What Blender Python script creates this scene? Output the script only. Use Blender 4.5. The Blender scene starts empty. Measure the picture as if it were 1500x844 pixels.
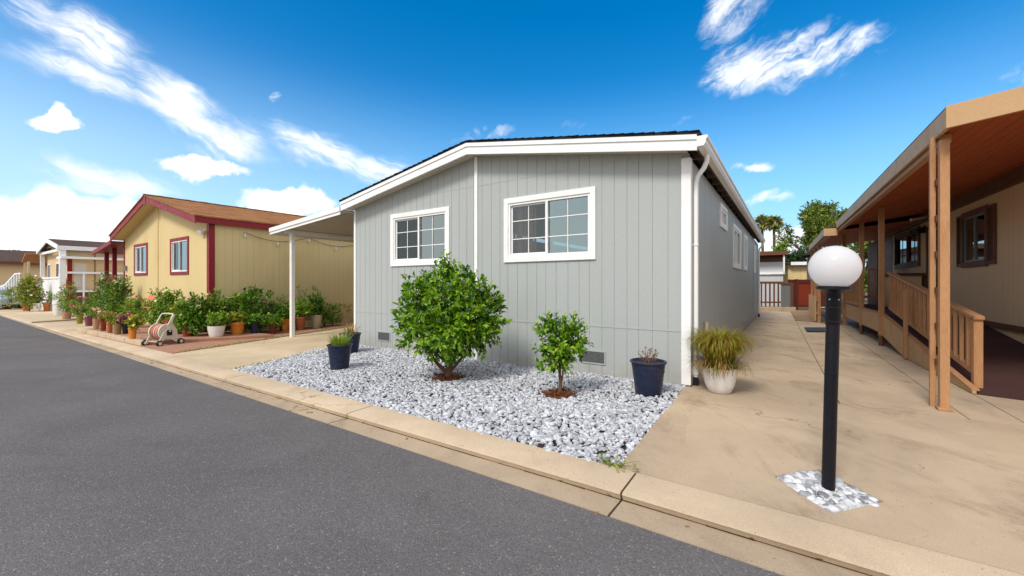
import bpy, bmesh, math, random
import numpy as np
from mathutils import Vector, Matrix
R = math.radians
random.seed(7); RNG = np.random.default_rng(7)
S = bpy.context.scene
COL = S.collection

# ------------------------------------------------------------------ site survey
F, CX, HY, EYE = 598.0, 750.0, 416.0, 1.45      # lens (px of a 1500 px wide frame), horizon row, eye height in metres
SD = Vector((-.831, .556))                       # along the street, towards the far end
SO = Vector((2.513, 5.78))                       # corner of the grey house
def zg(x, y):
    "height of the gently falling site"
    return -.008 * max(0., (x - SO.x) * SD.x + (y - SO.y) * SD.y)
def G(px, py, dz=0.):
    "point of the ground seen in the direction of a photo pixel"
    z = dz
    for _ in range(12):
        Y = F * (EYE - z) / max(py - HY, .5); X = (px - CX) / F * Y
        z = zg(X, Y) + dz
    return Vector((X, Y, z))
def W(px, Y): return (px - CX) / F * Y
def ZP(py, Y): return EYE - (py - HY) * Y / F

# ------------------------------------------------------------------ scene helpers
def tag(o, label=None, cat=None, group=None, kind=None):
    if label: o['label'] = label
    if cat: o['category'] = cat
    if group: o['group'] = group
    if kind: o['kind'] = kind
    return o
def empty(name, loc, rz=0., label=None, cat=None, group=None, parent=None):
    o = bpy.data.objects.new(name, None); COL.objects.link(o)
    o.location = loc; o.rotation_euler = (0, 0, rz); o.empty_display_size = .2
    if parent: o.parent = parent
    return tag(o, label, cat, group)
class MB:
    def __init__(s): s.v = []; s.f = []
    def add(s, vs, fs):
        b = len(s.v); s.v += [tuple(v) for v in vs]; s.f += [tuple(b + i for i in f) for f in fs]; return s
    def hexa(s, c):
        return s.add(c, [(0, 3, 2, 1), (4, 5, 6, 7), (0, 1, 5, 4), (1, 2, 6, 5), (2, 3, 7, 6), (3, 0, 4, 7)])
    def box(s, x0, x1, y0, y1, z0, z1):
        return s.hexa([(x0, y0, z0), (x1, y0, z0), (x1, y1, z0), (x0, y1, z0), (x0, y0, z1), (x1, y0, z1), (x1, y1, z1), (x0, y1, z1)])
    def bar(s, p, q, w, h, up=(0, 0, 1)):
        "rectangular bar from p to q: w across, h along up"
        p, q = Vector(p), Vector(q); d = (q - p).normalized(); u = Vector(up)
        a = d.cross(u)
        if a.length < 1e-4: a = d.cross(Vector((0, 1, 0)))
        a.normalize(); u = a.cross(d).normalized()
        a = a * w / 2; u = u * h / 2
        return s.hexa([p - a - u, p + a - u, p + a + u, p - a + u, q - a - u, q + a - u, q + a + u, q - a + u])
    def prism(s, pts, vec):
        n = len(pts); vec = Vector(vec); P = [Vector(p) for p in pts]
        return s.add(P + [p + vec for p in P], [tuple(range(n))[::-1], tuple(range(n, 2 * n))] + [(i, (i + 1) % n, n + (i + 1) % n, n + i) for i in range(n)])
    def face(s, pts): return s.add(pts, [tuple(range(len(pts)))])
    def cyl(s, p, q, r0, r1=None, n=12, caps=True):
        r1 = r0 if r1 is None else r1
        return s.tube([p, q], [r0, r1], n, caps)
    def tube(s, pts, r, n=8, caps=True):
        P = [Vector(p) for p in pts]
        if not isinstance(r, (list, tuple)): r = [r] * len(P)
        b = len(s.v); d = (P[1] - P[0]).normalized()
        a = d.cross(Vector((0, 0, 1)))
        if a.length < 1e-3: a = d.cross(Vector((1, 0, 0)))
        a.normalize()
        for i, p in enumerate(P):
            d = ((P[min(i + 1, len(P) - 1)]) - P[max(i - 1, 0)]).normalized()
            a = (a - d * a.dot(d)).normalized(); c = d.cross(a)
            for k in range(n):
                t = 2 * math.pi * k / n
                s.v.append(tuple(p + (a * math.cos(t) + c * math.sin(t)) * r[i]))
        for i in range(len(P) - 1):
            for k in range(n):
                k2 = (k + 1) % n
                s.f.append((b + i * n + k, b + i * n + k2, b + (i + 1) * n + k2, b + (i + 1) * n + k))
        if caps:
            s.f.append(tuple(b + k for k in range(n))[::-1]); s.f.append(tuple(b + (len(P) - 1) * n + k for k in range(n)))
        return s
    def lathe(s, prof, n=28, c=(0, 0, 0), axis='z', wob=0.):
        b = len(s.v); c = Vector(c)
        for (r, z) in prof:
            for k in range(n):
                t = 2 * math.pi * k / n; rr = max(r, 1e-4) * (1 + wob * math.sin(3 * t + 1))
                s.v.append(tuple(c + (Vector((rr * math.cos(t), rr * math.sin(t), z)) if axis == 'z' else Vector((z, rr * math.cos(t), rr * math.sin(t))))))
        for i in range(len(prof) - 1):
            for k in range(n):
                k2 = (k + 1) % n
                s.f.append((b + i * n + k, b + i * n + k2, b + (i + 1) * n + k2, b + (i + 1) * n + k))
        return s
    def build(s, name, m, parent=None, smooth=False, bevel=0., recalc=True):
        me = bpy.data.meshes.new(name); me.from_pydata(s.v, [], s.f)
        if recalc:
            bm = bmesh.new(); bm.from_mesh(me); bmesh.ops.recalc_face_normals(bm, faces=bm.faces); bm.to_mesh(me); bm.free()
        me.materials.append(m)
        if smooth:
            me.shade_smooth(); me.set_sharp_from_angle(angle=R(42))
        o = bpy.data.objects.new(name, me); COL.objects.link(o)
        if parent: o.parent = parent
        if bevel:
            b = o.modifiers.new('bevel', 'BEVEL'); b.width = bevel; b.segments = 2; b.limit_method = 'ANGLE'; b.angle_limit = R(50)
        return o
def raw(name, V, Fc, m, parent=None):
    "fast mesh from numpy arrays; Fc is (n,3) or (n,4)"
    me = bpy.data.meshes.new(name); k = Fc.shape[1]; n = len(Fc)
    me.vertices.add(len(V)); me.vertices.foreach_set('co', np.ascontiguousarray(V, np.float32).ravel())
    me.loops.add(n * k); me.loops.foreach_set('vertex_index', np.ascontiguousarray(Fc, np.int32).ravel())
    me.polygons.add(n); me.polygons.foreach_set('loop_start', np.arange(0, n * k, k, dtype=np.int32))
    me.update(calc_edges=True); me.materials.append(m)
    o = bpy.data.objects.new(name, me); COL.objects.link(o)
    if parent: o.parent = parent
    return o

# ------------------------------------------------------------------ materials
def lin(*c): return tuple((x / 12.92 if x <= .04045 else ((x + .055) / 1.055) ** 2.4) for x in (v / 255. for v in c))
class NT:
    def __init__(s, tree): s.t = tree
    def n(s, typ, **k):
        o = s.t.nodes.new('ShaderNode' + typ)
        for a, b in k.items(): setattr(o, a, b)
        return o
    def put(s, sock, v):
        if isinstance(v, bpy.types.NodeSocket): s.t.links.new(v, sock)
        elif v is not None: sock.default_value = v
    def m(s, op, a, b=None, c=None, clamp=False):
        o = s.n('Math', operation=op, use_clamp=clamp)
        for i, v in enumerate((a, b, c)):
            if v is not None: s.put(o.inputs[i], v)
        return o.outputs[0]
    def noise(s, vec, scale, detail=3., rough=.55, dist=0., col=False, norm=True):
        o = s.n('TexNoise'); s.put(o.inputs['Vector'], vec); s.put(o.inputs['Scale'], scale); s.put(o.inputs['Detail'], detail)
        s.put(o.inputs['Roughness'], rough); s.put(o.inputs['Distortion'], dist)
        return o.outputs['Color' if col else 'Fac']
    def mix(s, f, a, b, mode='MIX'):
        o = s.n('Mix', data_type='RGBA', blend_type=mode, clamp_factor=True); s.put(o.inputs[0], f)
        for i, v in ((6, a), (7, b)): s.put(o.inputs[i], v if isinstance(v, bpy.types.NodeSocket) else (*v, 1.) if len(v) == 3 else v)
        return o.outputs[2]
    def ramp(s, f, lo, hi, a=0., b=1., smooth=True):
        o = s.n('MapRange', interpolation_type='SMOOTHSTEP' if smooth else 'LINEAR'); s.put(o.inputs[0], f)
        s.put(o.inputs[1], lo); s.put(o.inputs[2], hi); s.put(o.inputs[3], a); s.put(o.inputs[4], b)
        return o.outputs[0]
def mat(name, base, rough=.6, var=.12, vscale=1.5, fine=0., fscale=60., bump=0., bscale=40., dirt=None, dirt_amt=0., dscale=.8,
        spec=.2, stretch=None, metal=0., glass=None, island=0., back=0., coord='Object', bdist=.01):
    m = bpy.data.materials.new(name); m.use_nodes = True; t = m.node_tree; q = NT(t)
    bs = t.nodes['Principled BSDF']; tc = q.n('TexCoord').outputs['Object'] if coord == 'Object' else q.n('NewGeometry').outputs['Position']
    vec = tc
    if stretch:
        mp = q.n('Mapping'); q.put(mp.inputs['Vector'], tc); mp.inputs['Scale'].default_value = stretch; vec = mp.outputs[0]
    c = q.mix(q.noise(vec, vscale, 5., .6), tuple(x * (1 - var) for x in base), tuple(min(1, x * (1 + var)) for x in base))
    if fine: c = q.mix(q.ramp(q.noise(vec, fscale, 4., .7), .3, .7), c, q.mix(1., c, tuple([1 - fine] * 3), 'MULTIPLY'))
    if dirt: c = q.mix(q.m('MULTIPLY', q.ramp(q.noise(vec, dscale, 7., .62, .6), .48, .72), dirt_amt), c, dirt)
    if island:
        rnd = q.n('NewGeometry').outputs['Random Per Island']
        c = q.mix(1., c, q.mix(rnd, tuple([1 - island] * 3), tuple([1 + island] * 3)), 'MULTIPLY')
    q.put(bs.inputs['Base Color'], c); bs.inputs['Roughness'].default_value = rough; bs.inputs['Specular IOR Level'].default_value = spec
    bs.inputs['Metallic'].default_value = metal
    if rough > .25 and fine: q.put(bs.inputs['Roughness'], q.ramp(q.noise(vec, vscale * 4, 4.), .2, .8, max(.05, rough - .12), min(1, rough + .12)))
    if bump:
        bp = q.n('Bump'); bp.inputs['Strength'].default_value = bump; bp.inputs['Distance'].default_value = bdist
        q.put(bp.inputs['Height'], q.noise(vec, bscale, 5., .65)); q.put(bs.inputs['Normal'], bp.outputs[0])
    return m
def dirtbase(m, col=(.30, .25, .19), h=.55, amt=.5):
    "splashed soil that clings to the lowest boards of a wall"
    t = m.node_tree; q = NT(t); bs = t.nodes['Principled BSDF']; src = bs.inputs['Base Color'].links[0].from_socket
    pz = q.n('SeparateXYZ'); ps = q.n('NewGeometry').outputs['Position']; q.put(pz.inputs[0], ps)
    f = q.m('MULTIPLY', q.ramp(q.m('ADD', pz.outputs[2], q.m('MULTIPLY', q.noise(ps, 6., 6., .7), -.5)), h - .4, -.35, 0., amt), q.ramp(q.noise(ps, 2.5, 5.), .3, .6))
    q.put(bs.inputs['Base Color'], q.mix(f, src, col))
def leafmat(name, a, b, dark=None, rough=.42, trans=.25, spec=.3):
    "leaf colours differ leaf by leaf; some light passes through"
    m = bpy.data.materials.new(name); m.use_nodes = True; t = m.node_tree; q = NT(t); bs = t.nodes['Principled BSDF']
    rnd = q.n('NewGeometry').outputs['Random Per Island']
    c = q.mix(q.ramp(rnd, 0., 1., smooth=False), a, b)
    if dark: c = q.mix(q.ramp(q.m('FRACT', q.m('MULTIPLY', rnd, 17.3)), .72, .8), c, dark)
    c = q.mix(q.noise(q.n('TexCoord').outputs['Object'], 3., 2.), q.mix(1., c, (.78, .8, .78), 'MULTIPLY'), c)
    q.put(bs.inputs['Base Color'], c); bs.inputs['Roughness'].default_value = rough; bs.inputs['Specular IOR Level'].default_value = spec
    tr = q.n('BsdfTranslucent'); q.put(tr.inputs['Color'], q.mix(1., c, (1.25, 1.25, .6), 'MULTIPLY'))
    mx = q.n('MixShader'); mx.inputs[0].default_value = trans
    t.links.new(bs.outputs[0], mx.inputs[1]); t.links.new(tr.outputs[0], mx.inputs[2]); t.links.new(mx.outputs[0], t.nodes['Material Output'].inputs['Surface'])
    return m
def panemat(name, tint=(.55, .6, .58), refl=.16):
    m = bpy.data.materials.new(name); m.use_nodes = True; t = m.node_tree; q = NT(t)
    gl = q.n('BsdfGlossy'); gl.inputs['Roughness'].default_value = .015; gl.inputs['Color'].default_value = (.8, .95, .97, 1)
    tr = q.n('BsdfTransparent'); tr.inputs['Color'].default_value = (*tint, 1)
    fr = q.n('Fresnel'); fr.inputs['IOR'].default_value = 1.5
    bp = q.n('Bump'); bp.inputs['Strength'].default_value = .03; q.put(bp.inputs['Height'], q.noise(q.n('TexCoord').outputs['Object'], 1.2, 1.)); q.put(gl.inputs['Normal'], bp.outputs[0])
    mx = q.n('MixShader'); q.put(mx.inputs[0], q.m('ADD', fr.outputs[0], refl, clamp=True))
    t.links.new(tr.outputs[0], mx.inputs[1]); t.links.new(gl.outputs[0], mx.inputs[2]); t.links.new(mx.outputs[0], t.nodes['Material Output'].inputs['Surface'])
    return m
def shinglemat(name, a, b, sx=.25, sy=.14):
    m = bpy.data.materials.new(name); m.use_nodes = True; t = m.node_tree; q = NT(t); bs = t.nodes['Principled BSDF']
    br = q.n('TexBrick'); q.put(br.inputs['Vector'], q.n('TexCoord').outputs['UV']); br.inputs['Scale'].default_value = 1.
    br.inputs['Brick Width'].default_value = sx; br.inputs['Row Height'].default_value = sy; br.inputs['Mortar Size'].default_value = .006
    br.inputs['Color1'].default_value = (*a, 1); br.inputs['Color2'].default_value = (*b, 1); br.inputs['Mortar'].default_value = (*[x * .45 for x in a], 1)
    br.inputs['Bias'].default_value = -.1
    n = q.noise(q.n('TexCoord').outputs['Object'], 1.1, 6., .7)
    c = q.mix(q.ramp(n, .3, .7), q.mix(1., br.outputs[0], (.72, .72, .74), 'MULTIPLY'), br.outputs[0])
    c = q.mix(q.ramp(q.noise(q.n('TexCoord').outputs['Object'], 90., 3., .7), .35, .65), c, q.mix(1., c, (.6, .6, .6), 'MULTIPLY'))
    q.put(bs.inputs['Base Color'], c); bs.inputs['Roughness'].default_value = .9; bs.inputs['Specular IOR Level'].default_value = .1
    bp = q.n('Bump'); bp.inputs['Strength'].default_value = .6; bp.inputs['Distance'].default_value = .012
    q.put(bp.inputs['Height'], q.m('ADD', br.outputs[1], q.noise(q.n('TexCoord').outputs['Object'], 70., 3.))); q.put(bs.inputs['Normal'], bp.outputs[0])
    return m
def brickmat(name, a, b, mortar, w=.2, h=.1):
    m = bpy.data.materials.new(name); m.use_nodes = True; t = m.node_tree; q = NT(t); bs = t.nodes['Principled BSDF']
    mp = q.n('Mapping'); q.put(mp.inputs['Vector'], q.n('NewGeometry').outputs['Position']); mp.inputs['Rotation'].default_value = (0, 0, R(34))
    br = q.n('TexBrick'); q.put(br.inputs['Vector'], mp.outputs[0]); br.inputs['Scale'].default_value = 1.
    br.inputs['Brick Width'].default_value = w; br.inputs['Row Height'].default_value = h; br.inputs['Mortar Size'].default_value = .006
    br.inputs['Color1'].default_value = (*a, 1); br.inputs['Color2'].default_value = (*b, 1); br.inputs['Mortar'].default_value = (*mortar, 1)
    n = q.noise(mp.outputs[0], 3., 6., .7); c = q.mix(q.ramp(n, .45, .7), br.outputs[0], mortar)
    c = q.mix(q.ramp(q.noise(mp.outputs[0], 60., 3.), .3, .7), c, q.mix(1., c, (.7, .7, .7), 'MULTIPLY'))
    q.put(bs.inputs['Base Color'], c); bs.inputs['Roughness'].default_value = .9
    bp = q.n('Bump'); bp.inputs['Strength'].default_value = .5; bp.inputs['Distance'].default_value = .01; bp.invert = True
    q.put(bp.inputs['Height'], br.outputs[1]); q.put(bs.inputs['Normal'], bp.outputs[0])
    return m
def concmat(name, base, stain, amt=.7):
    "outdoor concrete: cloudy tone, fine sand grain, stains and hairline wear"
    m = bpy.data.materials.new(name); m.use_nodes = True; t = m.node_tree; q = NT(t); bs = t.nodes['Principled BSDF']
    p = q.n('NewGeometry').outputs['Position']
    c = q.mix(q.ramp(q.noise(p, .7, 6., .6, .4), .3, .7), tuple(x * .86 for x in base), tuple(x * 1.1 for x in base))
    mp = q.n('Mapping'); q.put(mp.inputs['Vector'], p); mp.inputs['Rotation'].default_value = (0, 0, R(33)); mp.inputs['Scale'].default_value = (1.5, .8, 1)
    c = q.mix(q.m('MULTIPLY', q.ramp(q.noise(mp.outputs[0], 1.1, 8., .68, .8), .47, .75), amt), c, stain)
    c = q.mix(q.m('MULTIPLY', q.ramp(q.noise(p, 2.6, 8., .7), .55, .75), .35), c, tuple(min(1, x * 1.28) for x in base))
    c = q.mix(q.ramp(q.noise(p, 150., 3., .7), .35, .68), q.mix(1., c, (.8, .79, .77), 'MULTIPLY'), c)
    c = q.mix(q.ramp(q.noise(p, 45., 2., .5), .68, .74), c, q.mix(1., c, (.55, .5, .45), 'MULTIPLY'))
    vo = q.n('TexVoronoi', feature='DISTANCE_TO_EDGE'); wv = q.n('VectorMath', operation='ADD'); q.put(wv.inputs[0], p); q.put(wv.inputs[1], q.noise(p, 1.4, 5., .6, col=True)); q.put(vo.inputs['Vector'], wv.outputs[0]); vo.inputs['Scale'].default_value = .3
    crack = q.m('MULTIPLY', q.ramp(vo.outputs['Distance'], .0012, .0035, 1., 0.), q.ramp(q.noise(p, .5, 3.), .5, .56))
    c = q.mix(q.m('MULTIPLY', crack, .75), c, tuple(x * .35 for x in base))
    q.put(bs.inputs['Base Color'], c); q.put(bs.inputs['Roughness'], q.ramp(q.noise(p, 2., 5.), .3, .7, .72, .92)); bs.inputs['Specular IOR Level'].default_value = .14
    bp = q.n('Bump'); bp.inputs['Strength'].default_value = .35; bp.inputs['Distance'].default_value = .004
    q.put(bp.inputs['Height'], q.m('ADD', q.noise(p, 120., 4., .7), q.m('MULTIPLY', q.noise(p, 8., 4.), 2.))); q.put(bs.inputs['Normal'], bp.outputs[0])
    return m
def asphaltmat():
    m = bpy.data.materials.new('asphalt'); m.use_nodes = True; t = m.node_tree; q = NT(t); bs = t.nodes['Principled BSDF']
    p = q.n('NewGeometry').outputs['Position']; b = (.130, .121, .124)
    c = q.mix(q.ramp(q.noise(p, .45, 6., .6, .5), .3, .7), tuple(x * .88 for x in b), tuple(x * 1.12 for x in b))
    mp = q.n('Mapping'); q.put(mp.inputs['Vector'], p); mp.inputs['Rotation'].default_value = (0, 0, R(34)); mp.inputs['Scale'].default_value = (.25, 1.6, 1)
    c = q.mix(q.m('MULTIPLY', q.ramp(q.noise(mp.outputs[0], 1.6, 6., .65), .5, .72), .3), c, (.085, .08, .085))
    c = q.mix(q.m('MULTIPLY', q.ramp(q.noise(p, 1.1, 8., .7, 1.), .56, .72), .35), c, (.08, .074, .076))
    c = q.mix(q.m('MULTIPLY', q.ramp(q.noise(p, 5., 4., .6), .66, .74), .4), c, (.2, .18, .165))
    v = q.n('TexVoronoi'); q.put(v.inputs['Vector'], p); v.inputs['Scale'].default_value = 125.
    g = q.n('SeparateColor'); q.put(g.inputs[0], v.outputs['Color'])
    c = q.mix(q.ramp(g.outputs[0], .1, .95, smooth=False), q.mix(1., c, (.80, .80, .80), 'MULTIPLY'), q.mix(1., c, (1.18, 1.17, 1.16), 'MULTIPLY'))
    c = q.mix(q.ramp(g.outputs[1], .965, .985), c, (.24, .225, .21))
    q.put(bs.inputs['Base Color'], c); bs.inputs['Roughness'].default_value = .85; bs.inputs['Specular IOR Level'].default_value = .14
    bp = q.n('Bump'); bp.inputs['Strength'].default_value = .55; bp.inputs['Distance'].default_value = .006; bp.invert = True
    q.put(bp.inputs['Height'], q.m('ADD', v.outputs['Distance'], q.m('MULTIPLY', q.noise(p, 1.5, 3.), 1.5))); q.put(bs.inputs['Normal'], bp.outputs[0])
    return m
M = {}
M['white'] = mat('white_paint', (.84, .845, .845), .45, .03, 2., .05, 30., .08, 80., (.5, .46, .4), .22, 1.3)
M['vinyl'] = mat('white_vinyl', (.8, .8, .79), .35, .02, 2.)
M['siding'] = mat('sage_grey_paint', (.40, .425, .42), .6, .05, .9, .07, 45., .25, 70., (.34, .36, .34), .35, .7, stretch=(1, 1, .35), bdist=.003)
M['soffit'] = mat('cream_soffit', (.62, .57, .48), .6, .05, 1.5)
M['rafter'] = mat('dark_eave_board', (.13, .10, .085), .8, .15, 3.)
M['shingle'] = shinglemat('charcoal_shingle', (.035, .035, .04), (.06, .058, .06))
M['shbrown'] = shinglemat('brown_shingle', (.50, .225, .09), (.34, .145, .055))
M['shdull'] = shinglemat('dull_brown_shingle', (.15, .095, .075), (.11, .075, .06))
M['pane'] = panemat('window_glass', (.42, .52, .50), .24)
M['panescreen'] = panemat('screened_glass', (.72, .68, .67), .03)
M['curtain'] = mat('curtain_cloth', (.78, .58, .53), .9, .1, 4., stretch=(6, 6, .3))
M['dark'] = mat('dark_interior', (.03, .026, .026), .9, .1)
M['vent'] = mat('grey_vent_metal', (.2, .21, .21), .5, .05, metal=.3)
M['ybase'] = mat('pale_yellow_paint', (.68, .535, .27), .65, .05, .8, .07, 40., .25, 60., (.52, .37, .14), .4, .6, stretch=(1, 1, .35), bdist=.003)
M['yside'] = M['ybase']
M['red'] = mat('barn_red_paint', (.25, .022, .028), .5, .12, 2., .1, 40., .1, 60.)
M['tan'] = mat('tan_siding_paint', (.76, .52, .30), .62, .05, .9, .07, 45., .25, 70., stretch=(1, 1, .35), bdist=.003)
M['timber'] = mat('brown_stained_timber', (.47, .245, .118), .6, .2, 3., .22, 25., .25, 40., (.27, .12, .05), .5, 2.2, stretch=(3, 3, .5), bdist=.004)
M['fascia'] = mat('tan_fascia_paint', (.52, .33, .175), .55, .09, 2.5, .08, 40., .15, 50., (.3, .17, .08), .35, 2.8)
M['redwood'] = mat('redwood_soffit_board', (.38, .085, .025), .6, .2, 3., .15, 30., .2, 40., stretch=(1, .25, 1))
M['gatered'] = mat('weathered_red_timber', (.20, .028, .012), .7, .2, 3., .15, 40., .2, 40.)
M['mulch'] = mat('brown_bark_mulch', (.30, .185, .10), .95, .3, 3., .35, 60., .6, 40., coord='P')
M['gatedark'] = mat('dark_red_brown_post', (.085, .018, .010), .7, .2, 3., .15, 40.)
M['dbrown'] = mat('dark_brown_trim', (.14, .06, .032), .55, .12, 3., .1, 40.)
M['carpet'] = mat('brown_outdoor_carpet', (.075, .035, .033), .95, .25, 1.6, .3, 120., .5, 160., (.1, .05, .04), .6, 1.2)
M['terracotta'] = mat('terracotta', (.45, .145, .055), .8, .14, 8., .1, 60., .1, 60., (.3, .16, .09), .5, 6.)
M['orange'] = mat('orange_glazed_clay', (.62, .22, .035), .55, .1, 8., .1, 60.)
M['rust'] = mat('dark_red_clay', (.24, .045, .028), .7, .14, 8., .1, 60.)
M['potwhite'] = mat('white_plastic_pot', (.76, .74, .71), .45, .04, 6., .05, 50., 0, 40, (.5, .42, .32), .3, 6.)
M['cream'] = mat('cream_plastic_pot', (.68, .58, .42), .5, .06, 8., .1, 50.)
M['navy'] = mat('navy_plastic_pot', (.02, .026, .058), .33, .15, 6., .1, 50., 0, 40, (.08, .075, .07), .3, 7.)
M['purple'] = mat('plum_plastic_pot', (.2, .065, .085), .6, .1, 8.)
M['beigepot'] = mat('faded_pink_clay', (.47, .27, .17), .75, .14, 8., .1, 60.)
M['olive'] = mat('olive_glazed_pot', (.24, .21, .035), .5, .12, 8.)
M['mud'] = mat('mossy_brown_clay', (.3, .19, .09), .8, .2, 8., .1, 60.)
M['black'] = mat('black_plastic', (.018, .018, .02), .4, .1, 6.)
M['soil'] = mat('potting_soil', (.045, .03, .02), .95, .3, 20., .3, 90., .7, 50.)
M['bark'] = mat('bark_mulch', (.17, .06, .025), .95, .3, 20., .3, 60., .8, 60.)
M['trunk'] = mat('brown_bark', (.15, .085, .05), .9, .2, 8., .25, 50., .6, 40., stretch=(1, 1, .3))
M['lampblack'] = mat('black_gloss_paint', (.010, .010, .014), .35, .1, 4., .1, 60., .05, 30.)
M['globe'] = mat('opal_acrylic', (.87, .86, .87), .22, .01, 2.)
_t = M['globe'].node_tree; _q = NT(_t); _b = _t.nodes['Principled BSDF']; _tr = _q.n('BsdfTranslucent'); _tr.inputs['Color'].default_value = (.93, .92, .93, 1)
_mx = _q.n('MixShader'); _mx.inputs[0].default_value = .55; _t.links.new(_b.outputs[0], _mx.inputs[1]); _t.links.new(_tr.outputs[0], _mx.inputs[2]); _t.links.new(_mx.outputs[0], _t.nodes['Material Output'].inputs['Surface'])
M['concrete'] = concmat('tan_concrete', (.488, .378, .268), (.28, .205, .14), .95)
M['kerbc'] = concmat('kerb_concrete', (.555, .44, .315), (.42, .325, .235), .55)
M['gutterc'] = concmat('gutter_concrete', (.47, .365, .26), (.30, .23, .17), .7)
M['drive'] = concmat('pale_driveway_concrete', (.60, .48, .325), (.45, .35, .24), .55)
M['joint'] = mat('joint_dirt', (.05, .038, .028), .95, .3, 9.)
M['asphalt'] = asphaltmat()
M['earth'] = mat('earth', (.16, .11, .075), .95, .25, .6, .3, 30., .5, 20., coord='P')
M['paver'] = brickmat('red_brick_paving', (.47, .22, .13), (.38, .17, .10), (.36, .22, .15))
M['stone'] = mat('pale_marble_chips', (.475, .485, .525), .7, .16, 30., .12, 90., .25, 60., island=.34)
M['pebble'] = mat('polished_pebbles', (.44, .445, .465), .35, .12, 20., .05, 90., island=.6)
M['green'] = leafmat('citrus_leaf', (.09, .25, .012), (.36, .54, .03), (.03, .11, .01), .36, .3)
M['greenB'] = leafmat('deep_green_leaf', (.07, .20, .018), (.24, .40, .045), (.035, .10, .014))
M['greenY'] = leafmat('yellow_green_leaf', (.20, .28, .02), (.46, .46, .05), (.12, .15, .02))
M['greenM'] = leafmat('mid_green_leaf', (.12, .28, .022), (.36, .50, .05), (.06, .14, .018))
M['lime'] = leafmat('lime_grass_blade', (.17, .27, .02), (.36, .45, .06), None)
M['olivegr'] = leafmat('olive_drooping_blade', (.2, .2, .012), (.40, .36, .03), (.3, .14, .03), .5)
M['rustleaf'] = leafmat('rusty_leaf', (.25, .06, .03), (.4, .17, .06), (.1, .12, .03), .5)
M['straw'] = leafmat('straw_blade', (.32, .17, .05), (.45, .3, .1), (.12, .16, .03), .5)
M['treeleaf'] = leafmat('distant_tree_leaf', (.11, .19, .025), (.32, .36, .06), (.06, .1, .02), .6)
M['coniferleaf'] = leafmat('dark_conifer_leaf', (.02, .06, .015), (.06, .12, .03), None, .6)
M['hillleaf'] = leafmat('hazy_tree_leaf', (.08, .13, .05), (.14, .18, .07), None, .7)
M['palmleaf'] = leafmat('palm_frond', (.24, .25, .05), (.46, .40, .12), (.10, .13, .03), .5)
for nm, c in (('pink', (.72, .2, .32)), ('white', (.8, .77, .7)), ('red', (.55, .06, .04)), ('coral', (.75, .16, .08)), ('orange', (.7, .25, .06)), ('magenta', (.5, .08, .3)), ('yellow', (.75, .5, .06)), ('peach', (.75, .42, .3))):
    M['fl_' + nm] = leafmat(nm + '_petal', c, tuple(min(.9, x * 1.25 + .05) for x in c), None, .6, .2)
dirtbase(M['siding']); dirtbase(M['ybase'])
# ------------------------------------------------------------------ camera, sun, sky
cam = bpy.data.cameras.new('camera'); co = bpy.data.objects.new('camera', cam); COL.objects.link(co)
co.location = (0, 0, EYE); co.rotation_euler = (R(90), 0, 0); cam.sensor_width = 36; cam.lens = 36 * F / 1500; cam.shift_y = -(422 - HY) / 1500
cam.clip_start = .05; cam.clip_end = 3000; S.camera = co
SUN_AZ, SUN_EL = R(218), R(48)      # compass-like: 0 = +Y, clockwise
sd = Vector((math.sin(SUN_AZ) * math.cos(SUN_EL), math.cos(SUN_AZ) * math.cos(SUN_EL), math.sin(SUN_EL)))
sl = bpy.data.lights.new('sun', 'SUN'); sl.energy = 2.3; sl.angle = R(14); sl.color = (1, .95, .86)
so = bpy.data.objects.new('sun', sl); COL.objects.link(so); so.rotation_euler = sd.to_track_quat('Z', 'Y').to_euler()
w = bpy.data.worlds.new('World'); S.world = w; w.use_nodes = True; q = NT(w.node_tree)
bg = w.node_tree.nodes['Background']; bg.inputs['Strength'].default_value = .1
sky = q.n('TexSky', sky_type='NISHITA', sun_disc=False, sun_elevation=SUN_EL, sun_rotation=SUN_AZ, altitude=100, air_density=1.0, dust_density=.6, ozone_density=2.2)
hs = q.n('HueSaturation'); hs.inputs['Hue'].default_value = .497; hs.inputs['Saturation'].default_value = 1.48; hs.inputs['Value'].default_value = 1.55; q.put(hs.inputs['Color'], sky.outputs[0])
dirv = q.n('TexCoord').outputs['Generated']
sx = q.n('SeparateXYZ'); q.put(sx.inputs[0], dirv); X, Y, Z = sx.outputs
az = q.m('MULTIPLY', q.m('ARCTAN2', X, Y), 57.2958); el = q.m('MULTIPLY', q.m('ARCSINE', Z), 57.2958)
cv = q.n('CombineXYZ'); q.put(cv.inputs[0], az); q.put(cv.inputs[1], el); ae = cv.outputs[0]
def vm(op, a, b):
    o = q.n('VectorMath', operation=op); q.put(o.inputs[0], a); q.put(o.inputs[1], b); return o.outputs[0]
def mapped(vec, rot, scale):
    o = q.n('Mapping', vector_type='TEXTURE'); q.put(o.inputs['Vector'], vec); o.inputs['Rotation'].default_value = (0, 0, rot); o.inputs['Scale'].default_value = scale; return o.outputs[0]
def warp(scale, amt, vec=None):
    n = q.noise(vec if vec else ae, scale, 4., .6, col=True)
    return vm('ADD', ae, vm('MULTIPLY', vm('SUBTRACT', n, (.5, .5, .5)), (amt, amt, 0)))
def dirdeg(px, py):
    a = math.atan2(px - CX, F); return math.degrees(a), math.degrees(math.atan2((HY - py) * math.cos(a), F))
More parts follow.
